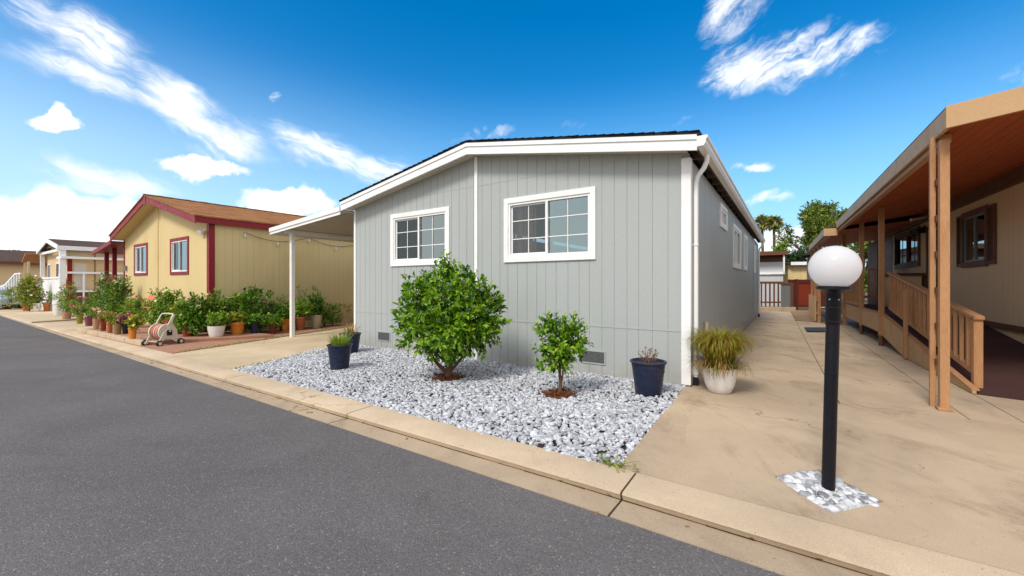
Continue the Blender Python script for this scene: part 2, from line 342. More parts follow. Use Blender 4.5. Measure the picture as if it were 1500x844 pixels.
def ell(vec, x0, y0, x1, y1, wid, k=1.):
    "soft elongated patch of cloud between two sky directions, wid degrees thick"
    a, b = dirdeg(x0, y0), dirdeg(x1, y1); L = math.hypot(b[0] - a[0], b[1] - a[1]) / 2
    o = q.n('Mapping', vector_type='TEXTURE'); q.put(o.inputs['Vector'], vec)
    o.inputs['Location'].default_value = ((a[0] + b[0]) / 2, (a[1] + b[1]) / 2, 0); o.inputs['Rotation'].default_value = (0, 0, math.atan2(b[1] - a[1], b[0] - a[0]))
    o.inputs['Scale'].default_value = (L, wid, 1)
    ln = q.n('VectorMath', operation='LENGTH'); q.put(ln.inputs[0], o.outputs[0])
    return q.ramp(ln.outputs['Value'], 0., 1., k, 0.)
def union(L):
    r = L[0]
    for e in L[1:]: r = q.m('MAXIMUM', r, e)
    return r
# streaky high cloud, left side of the street
wl = warp(.09, 7.)
cl = union([ell(wl, -100, -90, 200, 110, 4.2, .75), ell(wl, 20, 0, 240, 115, 4.4, 1.15), ell(wl, 100, 50, 370, 190, 3.1, 1.05), ell(wl, -80, 30, 260, 165, 2.6, .9), ell(wl, 80, 85, 420, 220, 2.4, 1.0), ell(wl, 230, 160, 440, 235, 4.2, .85), ell(wl, 340, 180, 580, 262, 3.6, 1.0), ell(wl, 420, 220, 680, 280, 3.0, .75),
            ell(wl, -60, 225, 330, 285, 2.6, .85), ell(wl, -100, 265, 300, 330, 3.4, .7)])
sl_ = q.noise(mapped(warp(.10, 7.), R(-20), (15., 2.1, 1)), 1., 8., .64)
sm_ = q.noise(mapped(warp(.3, 2.), R(-48), (5., 1.1, 1)), 1., 6., .6)
dl = q.ramp(q.m('MULTIPLY', cl, q.m('ADD', q.m('MULTIPLY', q.ramp(sl_, .26, .7), 1.2), q.m('MULTIPLY', sm_, .6))), .10, 1.25)
# loose cloud over the right side
wr = warp(.12, 6.)
cr = union([ell(wr, 980, 128, 1370, 20, 4.4, 1.15), ell(wr, 985, 120, 1210, 75, 4.8, 1.1), ell(wr, 1000, 85, 1150, -70, 6.5, .95), ell(wr, 1150, 110, 1360, 40, 3.4, .9), ell(wr, 1040, 262, 1170, 232, 1.3, .9), ell(wr, 1060, 300, 1190, 285, 1.4, .8), ell(wr, 620, 215, 800, 185, 2.2, .6), ell(wr, 780, 190, 900, 170, 2.0, .4), ell(wr, 955, 190, 1040, 165, 2.4, .45), ell(wr, 380, 143, 425, 135, 1.0, .9), ell(wr, 1440, 105, 1560, 90, 2.2, .5), ell(wr, 1395, 135, 1450, 128, 1.4, .4)])
sr_ = q.noise(mapped(warp(.16, 5.), R(22), (6.5, 1.7, 1)), 1., 8., .62)
sq_ = q.noise(ae, .45, 6., .6)
dr = q.ramp(q.m('MULTIPLY', cr, q.m('ADD', q.m('MULTIPLY', q.ramp(sr_, .28, .72), 1.05), q.m('MULTIPLY', sq_, .65))), .24, 1.08)
# low heaped cloud
wc = warp(.35, 2.2)
cc = union([ell(wc, 5, 181, 150, 178, 1.5, 1.1), ell(wc, 55, 174, 125, 172, 2.0, 1.15), ell(wc, 170, 236, 410, 252, 1.7, 1.15), ell(wc, 230, 246, 340, 258, 2.4, 1.05), ell(wc, 290, 300, 540, 292, 3.2, 1.2),
            ell(wc, -300, 330, 330, 320, 4.5, 1.25), ell(wc, -300, 365, 260, 350, 4.2, 1.25), ell(wc, -20, 300, 160, 290, 3.2, 1.05), ell(wc, 1090, 372, 1210, 360, 4.5, .9), ell(wc, 1060, 350, 1260, 345, 3.6, .8)])
scn = q.noise(ae, .32, 6., .6)
dc = q.ramp(q.m('ADD', cc, q.m('MULTIPLY', q.m('SUBTRACT', scn, .5), 1.1)), .35, .72)
# unseen bright cloud deck, added beside and behind the viewer as white fill light
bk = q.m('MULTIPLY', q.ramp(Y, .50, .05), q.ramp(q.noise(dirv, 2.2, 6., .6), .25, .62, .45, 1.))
cloudc = q.mix(q.ramp(q.noise(ae, .22, 5., .6), .3, .62), (8.2, 8.5, 9.0), (10.4, 10.4, 10.4))
skyc = q.mix(q.ramp(el, 27., 0., 0., .8), hs.outputs[0], (3.6, 6.7, 9.4))
skyc = q.mix(q.m('MULTIPLY', q.ramp(az, 0., -60.), q.ramp(el, 30., 4., 0., .5)), skyc, (6.6, 8.4, 10.))
col = q.mix(q.m('MULTIPLY', dl, .95), skyc, cloudc)
col = q.mix(q.m('MULTIPLY', dr, .85), col, cloudc)
col = q.mix(dc, col, cloudc)
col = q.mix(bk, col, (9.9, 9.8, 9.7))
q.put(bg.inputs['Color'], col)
w.cycles.sampling_method = 'MANUAL'; w.cycles.sample_map_resolution = 1024
S.view_settings.view_transform = 'Standard'; S.view_settings.look = 'None'; S.view_settings.exposure = .33; S.view_settings.gamma = 1.; S.view_settings.use_curve_mapping = False
S.cycles.use_denoising = True; S.cycles.max_bounces = 7; S.cycles.transparent_max_bounces = 10; S.cycles.diffuse_bounces = 4; S.cycles.glossy_bounces = 3; S.cycles.sample_clamp_indirect = 6.
S.cycles.caustics_reflective = False; S.cycles.caustics_refractive = False

# ------------------------------------------------------------------ ground, road, kerb, paving
def clip(poly, p, d):
    "keep the side of the line p + t*d that lies to its left (2-D)"
    out = []; n = len(poly); sd_ = lambda a: d[0] * (a[1] - p[1]) - d[1] * (a[0] - p[0])
    for i in range(n):
        a, b = poly[i], poly[(i + 1) % n]; sa, sb = sd_(a), sd_(b)
        if sa >= 0: out.append(a)
        if (sa > 0) != (sb > 0) and abs(sa - sb) > 1e-9:
            t = sa / (sa - sb); out.append((a[0] + (b[0] - a[0]) * t, a[1] + (b[1] - a[1]) * t))
    return out
def slab(mb, poly, dz, th):
    if len(poly) < 3: return
    mb.prism([(x, y, zg(x, y) + dz) for x, y in poly], (0, 0, -th))
def line2(a, b): a, b = a.to_2d(), b.to_2d(); return a, (b - a).normalized()
pa, da = line2(G(860, 746, -.055), G(120, 502.2, -.055))       # asphalt edge, running to the far left
pl, dl2 = line2(G(860, 709, -.01), G(120, 494.6, -.01)); pf_, df_ = line2(G(860, 716, -.057), G(120, 497.4, -.057))     # kerb lip
pb, db = line2(G(903, 685), G(300, 530.4))                    # back of the kerb
kd = SD
def on(p, d, s): # point of a line at along-street station s
    return p + d * ((s - (p - SO).dot(kd)) / d.dot(kd))
me_g = MB()
xs = [-400, -120, -60, -40, -30, -20, -10, -4, 0, 4, 10, 20, 60, 120, 400]; ys = [-400, -60, -20, -8, 0, 4, 8, 12, 16, 20, 26, 34, 50, 90, 160, 400]
for x0, x1 in zip(xs, xs[1:]):
    for y0, y1 in zip(ys, ys[1:]): me_g.face([(x, y, zg(x, y) - .16) for x, y in ((x0, y0), (x1, y0), (x1, y1), (x0, y1))])
tag(me_g.build('ground', M['earth'], recalc=False), 'bare earth under and beyond the lots', 'ground', kind='structure')
ST = [-16, -12, -8, -6, -4, -3, -2, -1, 0, 1, 2, 3, 4, 6, 8, 10, 14, 18, 24, 32, 44, 60, 90, 140]
rd = MB(); nrm = Vector((-da.y, da.x))
if nrm.dot(Vector((0, -1))) < 0: nrm = -nrm
for s0, s1 in zip(ST, ST[1:]):
    a, b = on(pa, da, s0), on(pa, da, s1)
    rows = [0, .6, 1.5, 3, 4.6, 6.2]
    for r0, r1 in zip(rows, rows[1:]):
        P = [(a + nrm * r0, r0), (b + nrm * r0, r0), (b + nrm * r1, r1), (a + nrm * r1, r1)]
        rd.face([(p.x, p.y, zg(p.x, p.y) - .056 + .05 * math.sin(min(r, 6.2) / 6.2 * math.pi)) for p, r in P])
tag(rd.build('road', M['asphalt'], smooth=True), 'grey asphalt park road', 'road', kind='structure')
verge = MB()
a, b, far = on(pa, da, -16) + nrm * 6.2, on(pa, da, 140) + nrm * 6.2, nrm * 14
verge.face([(p.x, p.y, zg(p.x, p.y) - .03) for p in (a, b, b + far, a + far)])
tag(verge.build('pavement', M['drive'], recalc=False), 'concrete on the far side of the road', 'pavement', kind='structure')
# joints of the kerb line
JS = sorted([(G(931, 694).to_2d() - SO).dot(kd), (G(547, 594).to_2d() - SO).dot(kd), (G(361, 549).to_2d() - SO).dot(kd)])
jst = JS[1] - JS[0]; JS = [JS[0] - 2 * jst, JS[0] - jst] + JS + [JS[-1] + jst * k for k in range(1, 26)]
g_, k_, kd_, ds_ = MB(), MB(), MB(), MB()
for s0, s1 in zip(JS, JS[1:]):
    e = .008
    sub = list(np.linspace(s0 + e, s1 - e, 13))
    for u0, u1 in zip(sub, sub[1:]):
        A = [on(pa, da, u) for u in (u0, u1)]; L = [on(pl, dl2, u) for u in (u0, u1)]; B = [on(pb, db, u) for u in (u0, u1)]
        fl = [on(pf_, df_, u) for u in (u0, u1)]
        def V(p, dz): return (p.x, p.y, zg(p.x, p.y) + dz)
        g_.hexa([V(A[0], -.2), V(A[1], -.2), V(fl[1], -.2), V(fl[0], -.2), V(A[0], -.050), V(A[1], -.050), V(fl[1], -.060), V(fl[0], -.060)])
        ds_.face([V(fl[0] + (A[0] - fl[0]).normalized() * (.004 + .014 * random.random()), -.0585), V(fl[1] + (A[1] - fl[1]).normalized() * (.004 + .014 * random.random()), -.0585), V(fl[1], -.057), V(fl[0], -.057)])
        for i0, i1 in ((0, 1),):
            r1 = [l + (b - l) * .05 for l, b in zip(L, B)]
            prof0 = [V(fl[0], -.2), V(fl[0], -.060), V(L[0], -.016), V(r1[0], -.003), V(B[0], .002), V(B[0], -.2)]
            prof1 = [V(fl[1], -.2), V(fl[1], -.060), V(L[1], -.016), V(r1[1], -.003), V(B[1], .002), V(B[1], -.2)]
            n = 6; k_.add(prof0 + prof1, [tuple(range(6))[::-1], tuple(range(6, 12))] + [(i, (i + 1) % n, n + (i + 1) % n, n + i) for i in range(n)])
A0, A1, B0, B1 = on(pa, da, JS[0]), on(pa, da, JS[-1]), on(pb, db, JS[0]), on(pb, db, JS[-1])
kd_.face([(p.x, p.y, zg(p.x, p.y) - .085) for p in (A0, A1, B1, B0)])
tag(ds_.build('gutter_dirt', M['joint'], recalc=False), 'line of dark dirt along the foot of the kerb', 'dirt', kind='structure')
tag(g_.build('gutter', M['gutterc']), 'stained concrete gutter along the road', 'gutter', kind='structure')
tag(k_.build('kerb', M['kerbc'], smooth=True), 'low rolled concrete kerb', 'kerb', kind='structure')
tag(kd_.build('kerb_joint_dirt', M['joint'], recalc=False), 'dirt in the joints of the kerb', 'dirt', kind='structure')

# concrete path between the grey and the tan house, in slabs with open joints
TO = Vector((4.96, 4.69)); TX, TY = Vector((.84, -.543)), Vector((.543, .84))
TROT = math.atan2(-.543, .84)
def T(x, u): p = TO + TX * x + TY * u; return p
gl_p, gl_d = line2(G(905, 685), G(1003, 567))                  # edge between gravel and path
pad = [G(1134, 698).to_2d(), G(1200, 687.5).to_2d(), G(1296, 735).to_2d(), G(1217, 752.5).to_2d()]
path = MB()
VX = [-9, -.97, .12, .56, 3.2, 9]; UU = [-9, -.32, 3.0, 6.3, 9.6, 12.9, 16.2, 21]
for i in range(len(VX) - 1):
    for j in range(len(UU) - 1):
        if VX[i] >= -.97 and VX[i] < .2 and UU[j] > 12: continue
        a = [VX[i], VX[i + 1]]; u = [UU[j], UU[j + 1]]; g = .005
        if j == 0 and i == 0: a = [VX[0], VX[1]]
        if j == 0:                                            # the apron by the street is poured in wider bays
            if i == 0: a = [-9, 9]
            else: continue
        poly = [tuple(T(x, y)) for x, y in ((a[0] + g, u[0] + g), (a[1] - g, u[0] + g), (a[1] - g, u[1] - g), (a[0] + g, u[1] - g))]
        poly = clip(poly, gl_p, -gl_d); poly = clip(poly, pb - nrm * .011, -db)
        if len(poly) < 3: continue
        if j == 0:
            rest = poly
            o = pad if sum((pad[k][0] * pad[(k + 1) % 4][1] - pad[(k + 1) % 4][0] * pad[k][1]) for k in range(4)) > 0 else pad[::-1]
            for k in range(4):
                d = (o[(k + 1) % 4] - o[k])
                slab(path, clip(rest, o[k], -d), 0, .1); rest = clip(rest, o[k], d)
        else: slab(path, poly, 0, .1)
tag(path.build('path', M['concrete']), 'tan concrete path and apron in slabs', 'path', kind='structure')
bed = MB(); bed.face([(*T(x, u), zg(*T(x, u)) - .03) for x, u in ((-9, -1.6), (12, -1.6), (12, 22), (-9, 22))])
bedp = clip([tuple(T(x, u)) for x, u in ((-9, -9), (12, -9), (12, 22), (-9, 22))], gl_p, -gl_d); bedp = clip(bedp, pb, -db)
bed = MB(); bed.face([(x, y, zg(x, y) - .045) for x, y in bedp])
tag(bed.build('path_bed', M['joint'], recalc=False), 'dirt bed in the joints of the path', 'dirt', kind='structure')
so_ = MB(); so_.face([(*T(x, u), .006) for x, u in ((-.965, 13.0), (.115, 12.9), (.115, 21), (-.965, 21))])
so_.face([(*T(x, u), .011) for x, u in ((-.3, 12.6), (.1, 12.0), (.1, 12.95), (-.9, 12.98))])
tag(so_.build('mulch_strip', M['mulch'], recalc=False), 'brown dirt strip beside the far end of the path', 'dirt', kind='structure')

# driveway by the carport, brick paving of the yellow house, lot of the house beyond
def ray(a, b, n): d = (b - a).normalized(); return a + d * n
g0, g1 = G(341, 540.5), G(518, 505); k0, k1 = G(252, 518.5), G(501.6, 480.5)
dv = MB(); e1, e2 = ray(g0, g1, 17), ray(k0, k1, 18)
def strip(mb, a0, a1, b0, b1, dz, th=.1, n=6):
    for i in range(n):
        t0, t1 = i / n, (i + 1) / n
        P = [a0.lerp(a1, t0), a0.lerp(a1, t1), b0.lerp(b1, t1), b0.lerp(b1, t0)]
        slab(mb, [(p.x, p.y) for p in P], dz, th)
strip(dv, g0, e1, k0, e2, 0.)
tag(dv.build('driveway', M['drive']), 'pale concrete driveway under the carport', 'driveway', kind='structure')
pv = MB()
l0, l1 = G(112, 486.5), Vector((-13.5, 21.5, 0))
strip(pv, k0, e2, l0, ray(l0, l1, 16), .018, .1, 8)
tag(pv.build('brick_paving', M['paver']), 'worn red brick paving in front of the yellow house', 'paving', kind='structure')
lot = MB()
c0, c1 = G(112, 486), G(-60, 446.5)
strip(lot, c0, ray(c0, l1, 20), c1, c1 + Vector((14, 18, 0)), -.004, .1, 8)
strip(lot, c1, c1 + Vector((14, 18, 0)), c1 + Vector((-40, 26.8, 0)), c1 + Vector((-26, 45, 0)), -.006, .1, 8)
tag(lot.build('far_lot_paving', M['drive']), 'pale concrete in front of the cream house', 'paving', kind='structure')
# grey ground sheet under the stone chips
gs = MB(); GP = [G(341, 541.5), G(903, 685.5), G(1004, 568), G(1008, 556), G(516, 498)]
gs.face([(p.x, p.y, zg(p.x, p.y) - .03) for p in GP]); tag(gs.build('gravel_bed', M['joint'], recalc=False), 'soil under the white stone chips', 'soil', kind='structure')
# ------------------------------------------------------------------ plant makers
def unit(a): return a / np.maximum(np.linalg.norm(a, axis=-1, keepdims=True), 1e-6)
def leafgeo(P, D, N, L, Wd, fold=.22, droop=.15):
    n = len(P); D = unit(D); A = unit(np.cross(D, N)); N = np.cross(A, D); L = L[:, None]; Wd = Wd[:, None]
    V = np.empty((n, 5, 3)); V[:, 0] = P; V[:, 1] = P + D * L * .55 - N * Wd * .0
    V[:, 2] = P + D * L * .58 + A * Wd * .5 + N * Wd * fold; V[:, 3] = P + D * L * .58 - A * Wd * .5 + N * Wd * fold; V[:, 4] = P + D * L - N * L * droop
    b = (np.arange(n) * 5)[:, None]; T_ = np.concatenate([b + np.array(f) for f in ((0, 2, 1), (0, 1, 3), (2, 4, 1), (1, 4, 3))], 0)
    return V.reshape(-1, 3), T_
def foliage(name, m, parent, blobs, n, L, rng, fill=.5, per=8, wr=.5, up=.35, twig=1.6, droop=.15):
    vol = np.array([b[3] * b[4] * b[5] for b in blobs]) ** .8; K = max(3, n // per)
    idx = rng.choice(len(blobs), K, p=vol / vol.sum()); B = np.array(blobs, float)[idx]
    u = unit(rng.normal(size=(K, 3))); rad = (fill + (1 - fill) * rng.random(K) ** .6)[:, None]
    lump = (1 + .16 * np.sin(u[:, 0] * 7 + u[:, 2] * 5 + 1.3) * np.cos(u[:, 1] * 6))[:, None]
    C = B[:, :3] + u * rad * lump * B[:, 3:6]; O = unit(unit(u / B[:, 3:6]) + np.array([0, 0, up]) + rng.normal(size=(K, 3)) * .3)
    Ls = np.repeat(C, per, 0); Os = np.repeat(O, per, 0); k = np.tile(np.linspace(0, 1, per), K)[:, None]; m_ = len(Ls)
    P = Ls + Os * (k - .6) * L * twig; side = unit(np.cross(Os, rng.normal(size=(m_, 3))))
    D = unit(Os * (.35 + .7 * k) + side * (1.05 - .5 * k)); N = Os + np.array([0, 0, .8]) + rng.normal(size=(m_, 3)) * .35
    l = L * (.65 + .6 * rng.random(m_)); V, Fc = leafgeo(P, D, N, l, l * wr * (.8 + .4 * rng.random(m_)), droop=droop)
    return raw(name, V, Fc, m, parent)
def blades(name, m, parent, c, n, r0, L, w, rng, tilt=(.1, .8), droop=1., seg=5, zmin=None, dexp=2.):
    az = rng.random(n) * 2 * np.pi; t0 = tilt[0] + (tilt[1] - tilt[0]) * rng.random(n); rr = r0 * np.sqrt(rng.random(n)); ll = L * (.55 + .5 * rng.random(n))
    h = np.stack([np.cos(az), np.sin(az), np.zeros(n)], 1); az2 = az + rng.normal(size=n) * .6; base = np.array(c) + np.stack([np.cos(az2), np.sin(az2), np.zeros(n)], 1) * rr[:, None]
    s = np.stack([-np.sin(az), np.cos(az), np.zeros(n)], 1); V = []; p = base.copy(); dr = droop * (.5 + rng.random(n))
    for i in range(seg + 1):
        f = i / seg; ang = t0 + dr * f ** dexp * 1.7; wd = (w * (1 - f) ** .6 * (.75 + .25 * (i > 0)))[:, None] if not np.isscalar(w) else w * max(.06, (1 - f) ** .6)
        q_ = p.copy()
        if zmin is not None: q_[:, 2] = np.maximum(q_[:, 2], zmin)
        V.append(np.stack([q_ - s * wd * .5, q_ + s * wd * .5], 1))
        p = p + (h * np.sin(ang)[:, None] + np.array([0, 0, 1]) * np.cos(ang)[:, None]) * (ll / seg)[:, None]
    V = np.stack(V, 1); k = (seg + 1) * 2; b = (np.arange(n) * k)[:, None]
    Fc = np.concatenate([b + np.array([2 * i, 2 * i + 1, 2 * i + 3, 2 * i + 2]) for i in range(seg)], 0)
    return raw(name, V.reshape(-1, 3), Fc, m, parent)
def blooms(name, m, parent, P, size, rng, petals=5):
    P = np.repeat(np.asarray(P, float), petals, 0); n = len(P); a = np.tile(np.arange(petals) * 2 * np.pi / petals, n // petals) + rng.random(n) * .4
    ax = np.repeat(unit(rng.normal(size=(n // petals, 3)) * .6 + np.array([.1, -.6, .7])), petals, 0); s = unit(np.cross(ax, np.array([.3, .2, .1]))); t = np.cross(ax, s)
    D = s * np.cos(a)[:, None] + t * np.sin(a)[:, None] + ax * .35; l = size * (.45 + .2 * rng.random(n))
    V, Fc = leafgeo(P, D, ax, l, l * .95, .1, .1); isb = Fc % 5 == 0; Fc = np.where(isb, Fc // (5 * petals) * (5 * petals), Fc); return raw(name, V, Fc, m, parent)
def stems(name, m, parent, base, tips, r, rng):
    mb = MB()
    for t in tips:
        b = Vector(base) + Vector((random.uniform(-1, 1), random.uniform(-1, 1), 0)) * r * 1.5; t = Vector(t)
        mid = b.lerp(t, .5) + Vector((random.uniform(-.1, .1), random.uniform(-.1, .1), .08)) * (t - b).length
        mb.tube([b, mid, t], [r, r * .75, r * .35], 6)
    return mb.build(name, m, parent, smooth=True)

# ------------------------------------------------------------------ building makers
def bbx(mb, Pm, a0, a1, d0, d1, z0, z1):
    return mb.hexa([Pm(a0, d0, z0), Pm(a1, d0, z0), Pm(a1, d1, z0), Pm(a0, d1, z0), Pm(a0, d0, z1), Pm(a1, d0, z1), Pm(a1, d1, z1), Pm(a0, d1, z1)])
def siding(mb, Pm, a0, a1, z0, ztop, cuts, holes=(), gap=.007, depth=.008, extra=()):
    "board wall: boards with sunk grooves between them, openings left out"
    cuts = [c for c in cuts if a0 + .03 < c < a1 - .03]
    xs = sorted(set([a0, a1] + cuts + [c for h in holes for c in h[:2]] + list(extra))); cs = set(cuts)
    for l, r in zip(xs, xs[1:]):
        if r - l < 1e-4: continue
        mid = (l + r) / 2; sp = [(z0, None)]
        for h in holes:
            if h[0] - 1e-6 <= mid <= h[1] + 1e-6: sp = [(z0, h[2]), (h[3], None)]
        lg, rg = l + (gap / 2 if l in cs else 0), r - (gap / 2 if r in cs else 0)
        for (s0, s1) in sp:
            for (x0, x1, d0, d1) in ((lg, rg, 0, depth + .003), (l, r, depth, .035)):
                za, zb = (ztop(x0), ztop(x1)) if s1 is None else (s1, s1)
                if min(za, zb) <= s0: continue
                mb.hexa([Pm(x0, d0, s0), Pm(x1, d0, s0), Pm(x1, d1, s0), Pm(x0, d1, s0), Pm(x0, d0, za), Pm(x1, d0, zb), Pm(x1, d1, zb), Pm(x0, d1, za)])
def window(parent, Pm, a0, a1, z0, z1, trim, sash, tw=.095, split=.5, grid=(2, 3), screen=0, curtain=True, proud=.03, sill=None, name='window', mut=.016):
    "sliding window: casing boards, vinyl frame, two glazed leaves, curtain behind"
    t = MB(); bbx(t, Pm, a0, a1, -proud, .012, z1 - tw, z1); bbx(t, Pm, a0, a1, -proud, .012, z0, z0 + tw)
    bbx(t, Pm, a0, a0 + tw, -proud, .012, z0 + tw, z1 - tw); bbx(t, Pm, a1 - tw, a1, -proud, .012, z0 + tw, z1 - tw)
    wn = t.build(name, trim, parent, bevel=.004)
    i0, i1, y0, y1 = a0 + tw, a1 - tw, z0 + tw, z1 - tw; fw = .04; s = MB()
    for (x0, x1, w0, w1) in ((i0, i1, y1 - fw, y1), (i0, i1, y0, y0 + fw), (i0, i0 + fw, y0 + fw, y1 - fw), (i1 - fw, i1, y0 + fw, y1 - fw)): bbx(s, Pm, x0, x1, -.012, .05, w0, w1)
    xm = i0 + (i1 - i0) * split; bbx(s, Pm, xm - fw * .55, xm + fw * .55, -.016, .05, y0 + fw, y1 - fw)
    halves = [(i0 + fw, xm - fw * .55), (xm + fw * .55, i1 - fw)]
    for k, (x0, x1) in enumerate(halves):
        nx, ny = grid; dp = .036 if k == screen else .018
        for j in range(1, nx): c = x0 + (x1 - x0) * j / nx; bbx(s, Pm, c - mut / 2, c + mut / 2, dp - .006, dp + .004, y0 + fw, y1 - fw)
        for j in range(1, ny): c = y0 + (y1 - y0) * j / ny; bbx(s, Pm, x0, x1, dp - .0045, dp + .0025, c - mut / 2, c + mut / 2)
        if k == screen:
            e = .03
            for (u0, u1, w0, w1) in ((x0, x1, y1 - fw - e, y1 - fw), (x0, x1, y0 + fw, y0 + fw + e), (x0, x0 + e, y0 + fw + e, y1 - fw - e), (x1 - e, x1, y0 + fw + e, y1 - fw - e)): bbx(s, Pm, u0, u1, .03, .045, w0, w1)
    s.build('sash', sash, wn, bevel=.002)
    for k, (x0, x1) in enumerate(halves):
        p = MB(); d = .040 if k == screen else .024; bbx(p, Pm, x0, x1, d, d + .004, y0 + fw, y1 - fw)
        p.build('pane', M['panescreen'] if k == screen else M['pane'], wn)
    if curtain:
        c = MB(); n = 36; x0, x1 = i0, i1; pts = []
        for k in range(n + 1):
            f = k / n; a = x0 + (x1 - x0) * f; d = .16 + .03 * math.sin(f * 46) + .012 * math.sin(f * 113)
            pts.append((a, d))
        for (p0, p1) in zip(pts, pts[1:]):
            f = (p0[0] - x0) / (x1 - x0)
            if .30 < f < .40 or f > .52: continue
            bbx(c, Pm, p0[0], p1[0] + .001, p0[1], p0[1] + .004, y0 - .02, y1 + .02)
        c.build('curtain', M['curtain'], wn)
    if sill:
        b = MB(); bbx(b, Pm, a0 - .03, a1 + .03, -.06, .0, z0 - .05, z0 - .004); b.build('sill', sill, wn, bevel=.004)
    return wn
def uvroof(o, ax=0):
    "roof coordinates in metres for the shingle courses (along eave, up the slope)"
    me = o.data; uv = me.uv_layers.new(name='UVMap')
    for p in me.polygons:
        for li in p.loop_indices:
            v = me.vertices[me.loops[li].vertex_index].co; uv.data[li].uv = (v.y, v.x * 1.02) if ax == 0 else (v.x, v.y * 1.02)
def front(a, d, z): return (a, d, z)

# ------------------------------------------------------------------ the grey house
GR = R(-34.2); GW, GL = 7.75, 15.0
H1 = empty('mobile_home', (SO.x, SO.y, 0), GR, 'sage grey mobile home with white trim and low gable facing the road', 'house')
RX = -GW / 2
def soff(x): return 3.296 + (.165 * (min(-x, GW + x)))       # wall top following the roof
def rtop(x): return 3.445 + .165 * (min(.15 - x, x + GW + .15))
cuts = []; x = -GW; pat = [.236, .236, .21, .236, .26, .236, .21, .25]; i = 0
while x < 0: x += pat[i % 8] * .86; i += 1; cuts.append(x)
hole = lambda a0, a1, z0, z1: (a0 + .07, a1 - .07, z0 + .07, z1 - .07)
w1, w2 = (-3.207, -1.405, 1.845, 3.02), (-6.39, -4.576, 1.85, 3.035)
wl_ = MB(); siding(wl_, front, -GW, 0, -.35, soff, cuts, [hole(*w1), hole(*w2)], extra=[RX])
side = lambda a, d, z: (-d, a, z)
sw = [(3.0, 4.05, 2.62, 3.1), (5.36, 7.25, 1.86, 2.97), (8.2, 9.4, 1.88, 3.0), (12.5, 13.3, 1.9, 3.0)]
scuts = [k * .3048 + .1 for k in range(1, 50)]
siding(wl_, side, .036, GL, -.2, lambda a: 3.24, scuts, [hole(*k) for k in sw])
bbx(wl_, side, .036, GL, GW - .035, GW, -.35, 3.24); bbx(wl_, front, -GW + .03, -.03, GL - .04, GL, -.35, 3.2)
wl_.build('wall', M['siding'], H1)
fl = MB(); fl.box(-GW + .05, -.05, .05, GL - .05, .7, .74); fl.build('floor', M['dark'], H1)
tr = MB()
for (a0, a1) in ((-GW, RX - .03), (RX + .03, -.1)):
    bbx(tr, front, a0, a1, -.006, .004, .762, .782)
    for s0 in np.arange(a0, a1 - 1e-6, .25):
        s1 = min(a1, s0 + .25)
        if min(soff(s0), soff(s1)) > 3.40: bbx(tr, front, s0, s1 + .0, -.004, .004, 3.352, 3.364)
bbx(tr, side, .1, GL, -.006, .004, .762, .782)
tr.build('flashing', M['siding'], H1)
ct = MB(); ct.box(-.105, .022, -.028, -.001, .02, 3.235); ct.box(.001, .022, -.001, .09, .02, 3.235); ct.build('corner_trim', M['white'], H1, bevel=.003)
ct = MB(); ct.box(-GW - .02, -GW + .05, -.022, -.001, -.06, 3.25); ct.build('corner_trim', M['white'], H1, bevel=.003)
ct = MB(); ct.box(RX - .04, RX + .035, -.024, -.001, -.05, soff(RX) - .01); ct.build('batten', M['white'], H1, bevel=.003)
ct = MB(); ct.box(.001, .02, GL - .09, GL, .02, 3.2); ct.build('corner_trim', M['white'], H1, bevel=.003)
for k in (w1, w2): window(H1, front, *k, M['white'], M['vinyl'], split=.5)
window(H1, side, *sw[0], M['white'], M['vinyl'], grid=(1, 1), tw=.08, curtain=False)
window(H1, side, *sw[1], M['white'], M['vinyl'], grid=(1, 1), curtain=True)
window(H1, side, *sw[2], M['white'], M['vinyl'], grid=(1, 1), curtain=True)
window(H1, side, *sw[3], M['white'], M['vinyl'], grid=(1, 1), tw=.08, curtain=False)
for (a0, a1, z0, z1) in ((-1.66, -1.24, .16, .38), (-6.86, -6.42, .12, .34)):
    v = MB()
    for (b0, b1, c0, c1) in ((a0, a1, z1 - .02, z1), (a0, a1, z0, z0 + .02), (a0, a0 + .02, z0 + .02, z1 - .02), (a1 - .02, a1, z0 + .02, z1 - .02)): bbx(v, front, b0, b1, -.014, .0, c0, c1)
    vt = v.build('crawlspace_vent', M['siding'], H1)
    g = MB(); bbx(g, front, a0 + .02, a1 - .02, -.003, -.001, z0 + .02, z1 - .02); g.build('backing', M['dark'], vt)
    g = MB()
    for x in np.arange(a0 + .03, a1 - .02, .02): bbx(g, front, x, x + .006, -.010, -.004, z0 + .02, z1 - .02)
    for z in np.arange(z0 + .03, z1 - .02, .02): bbx(g, front, a0 + .02, a1 - .02, -.008, -.005, z, z + .006)
    g.build('mesh_grille', M['vent'], vt)
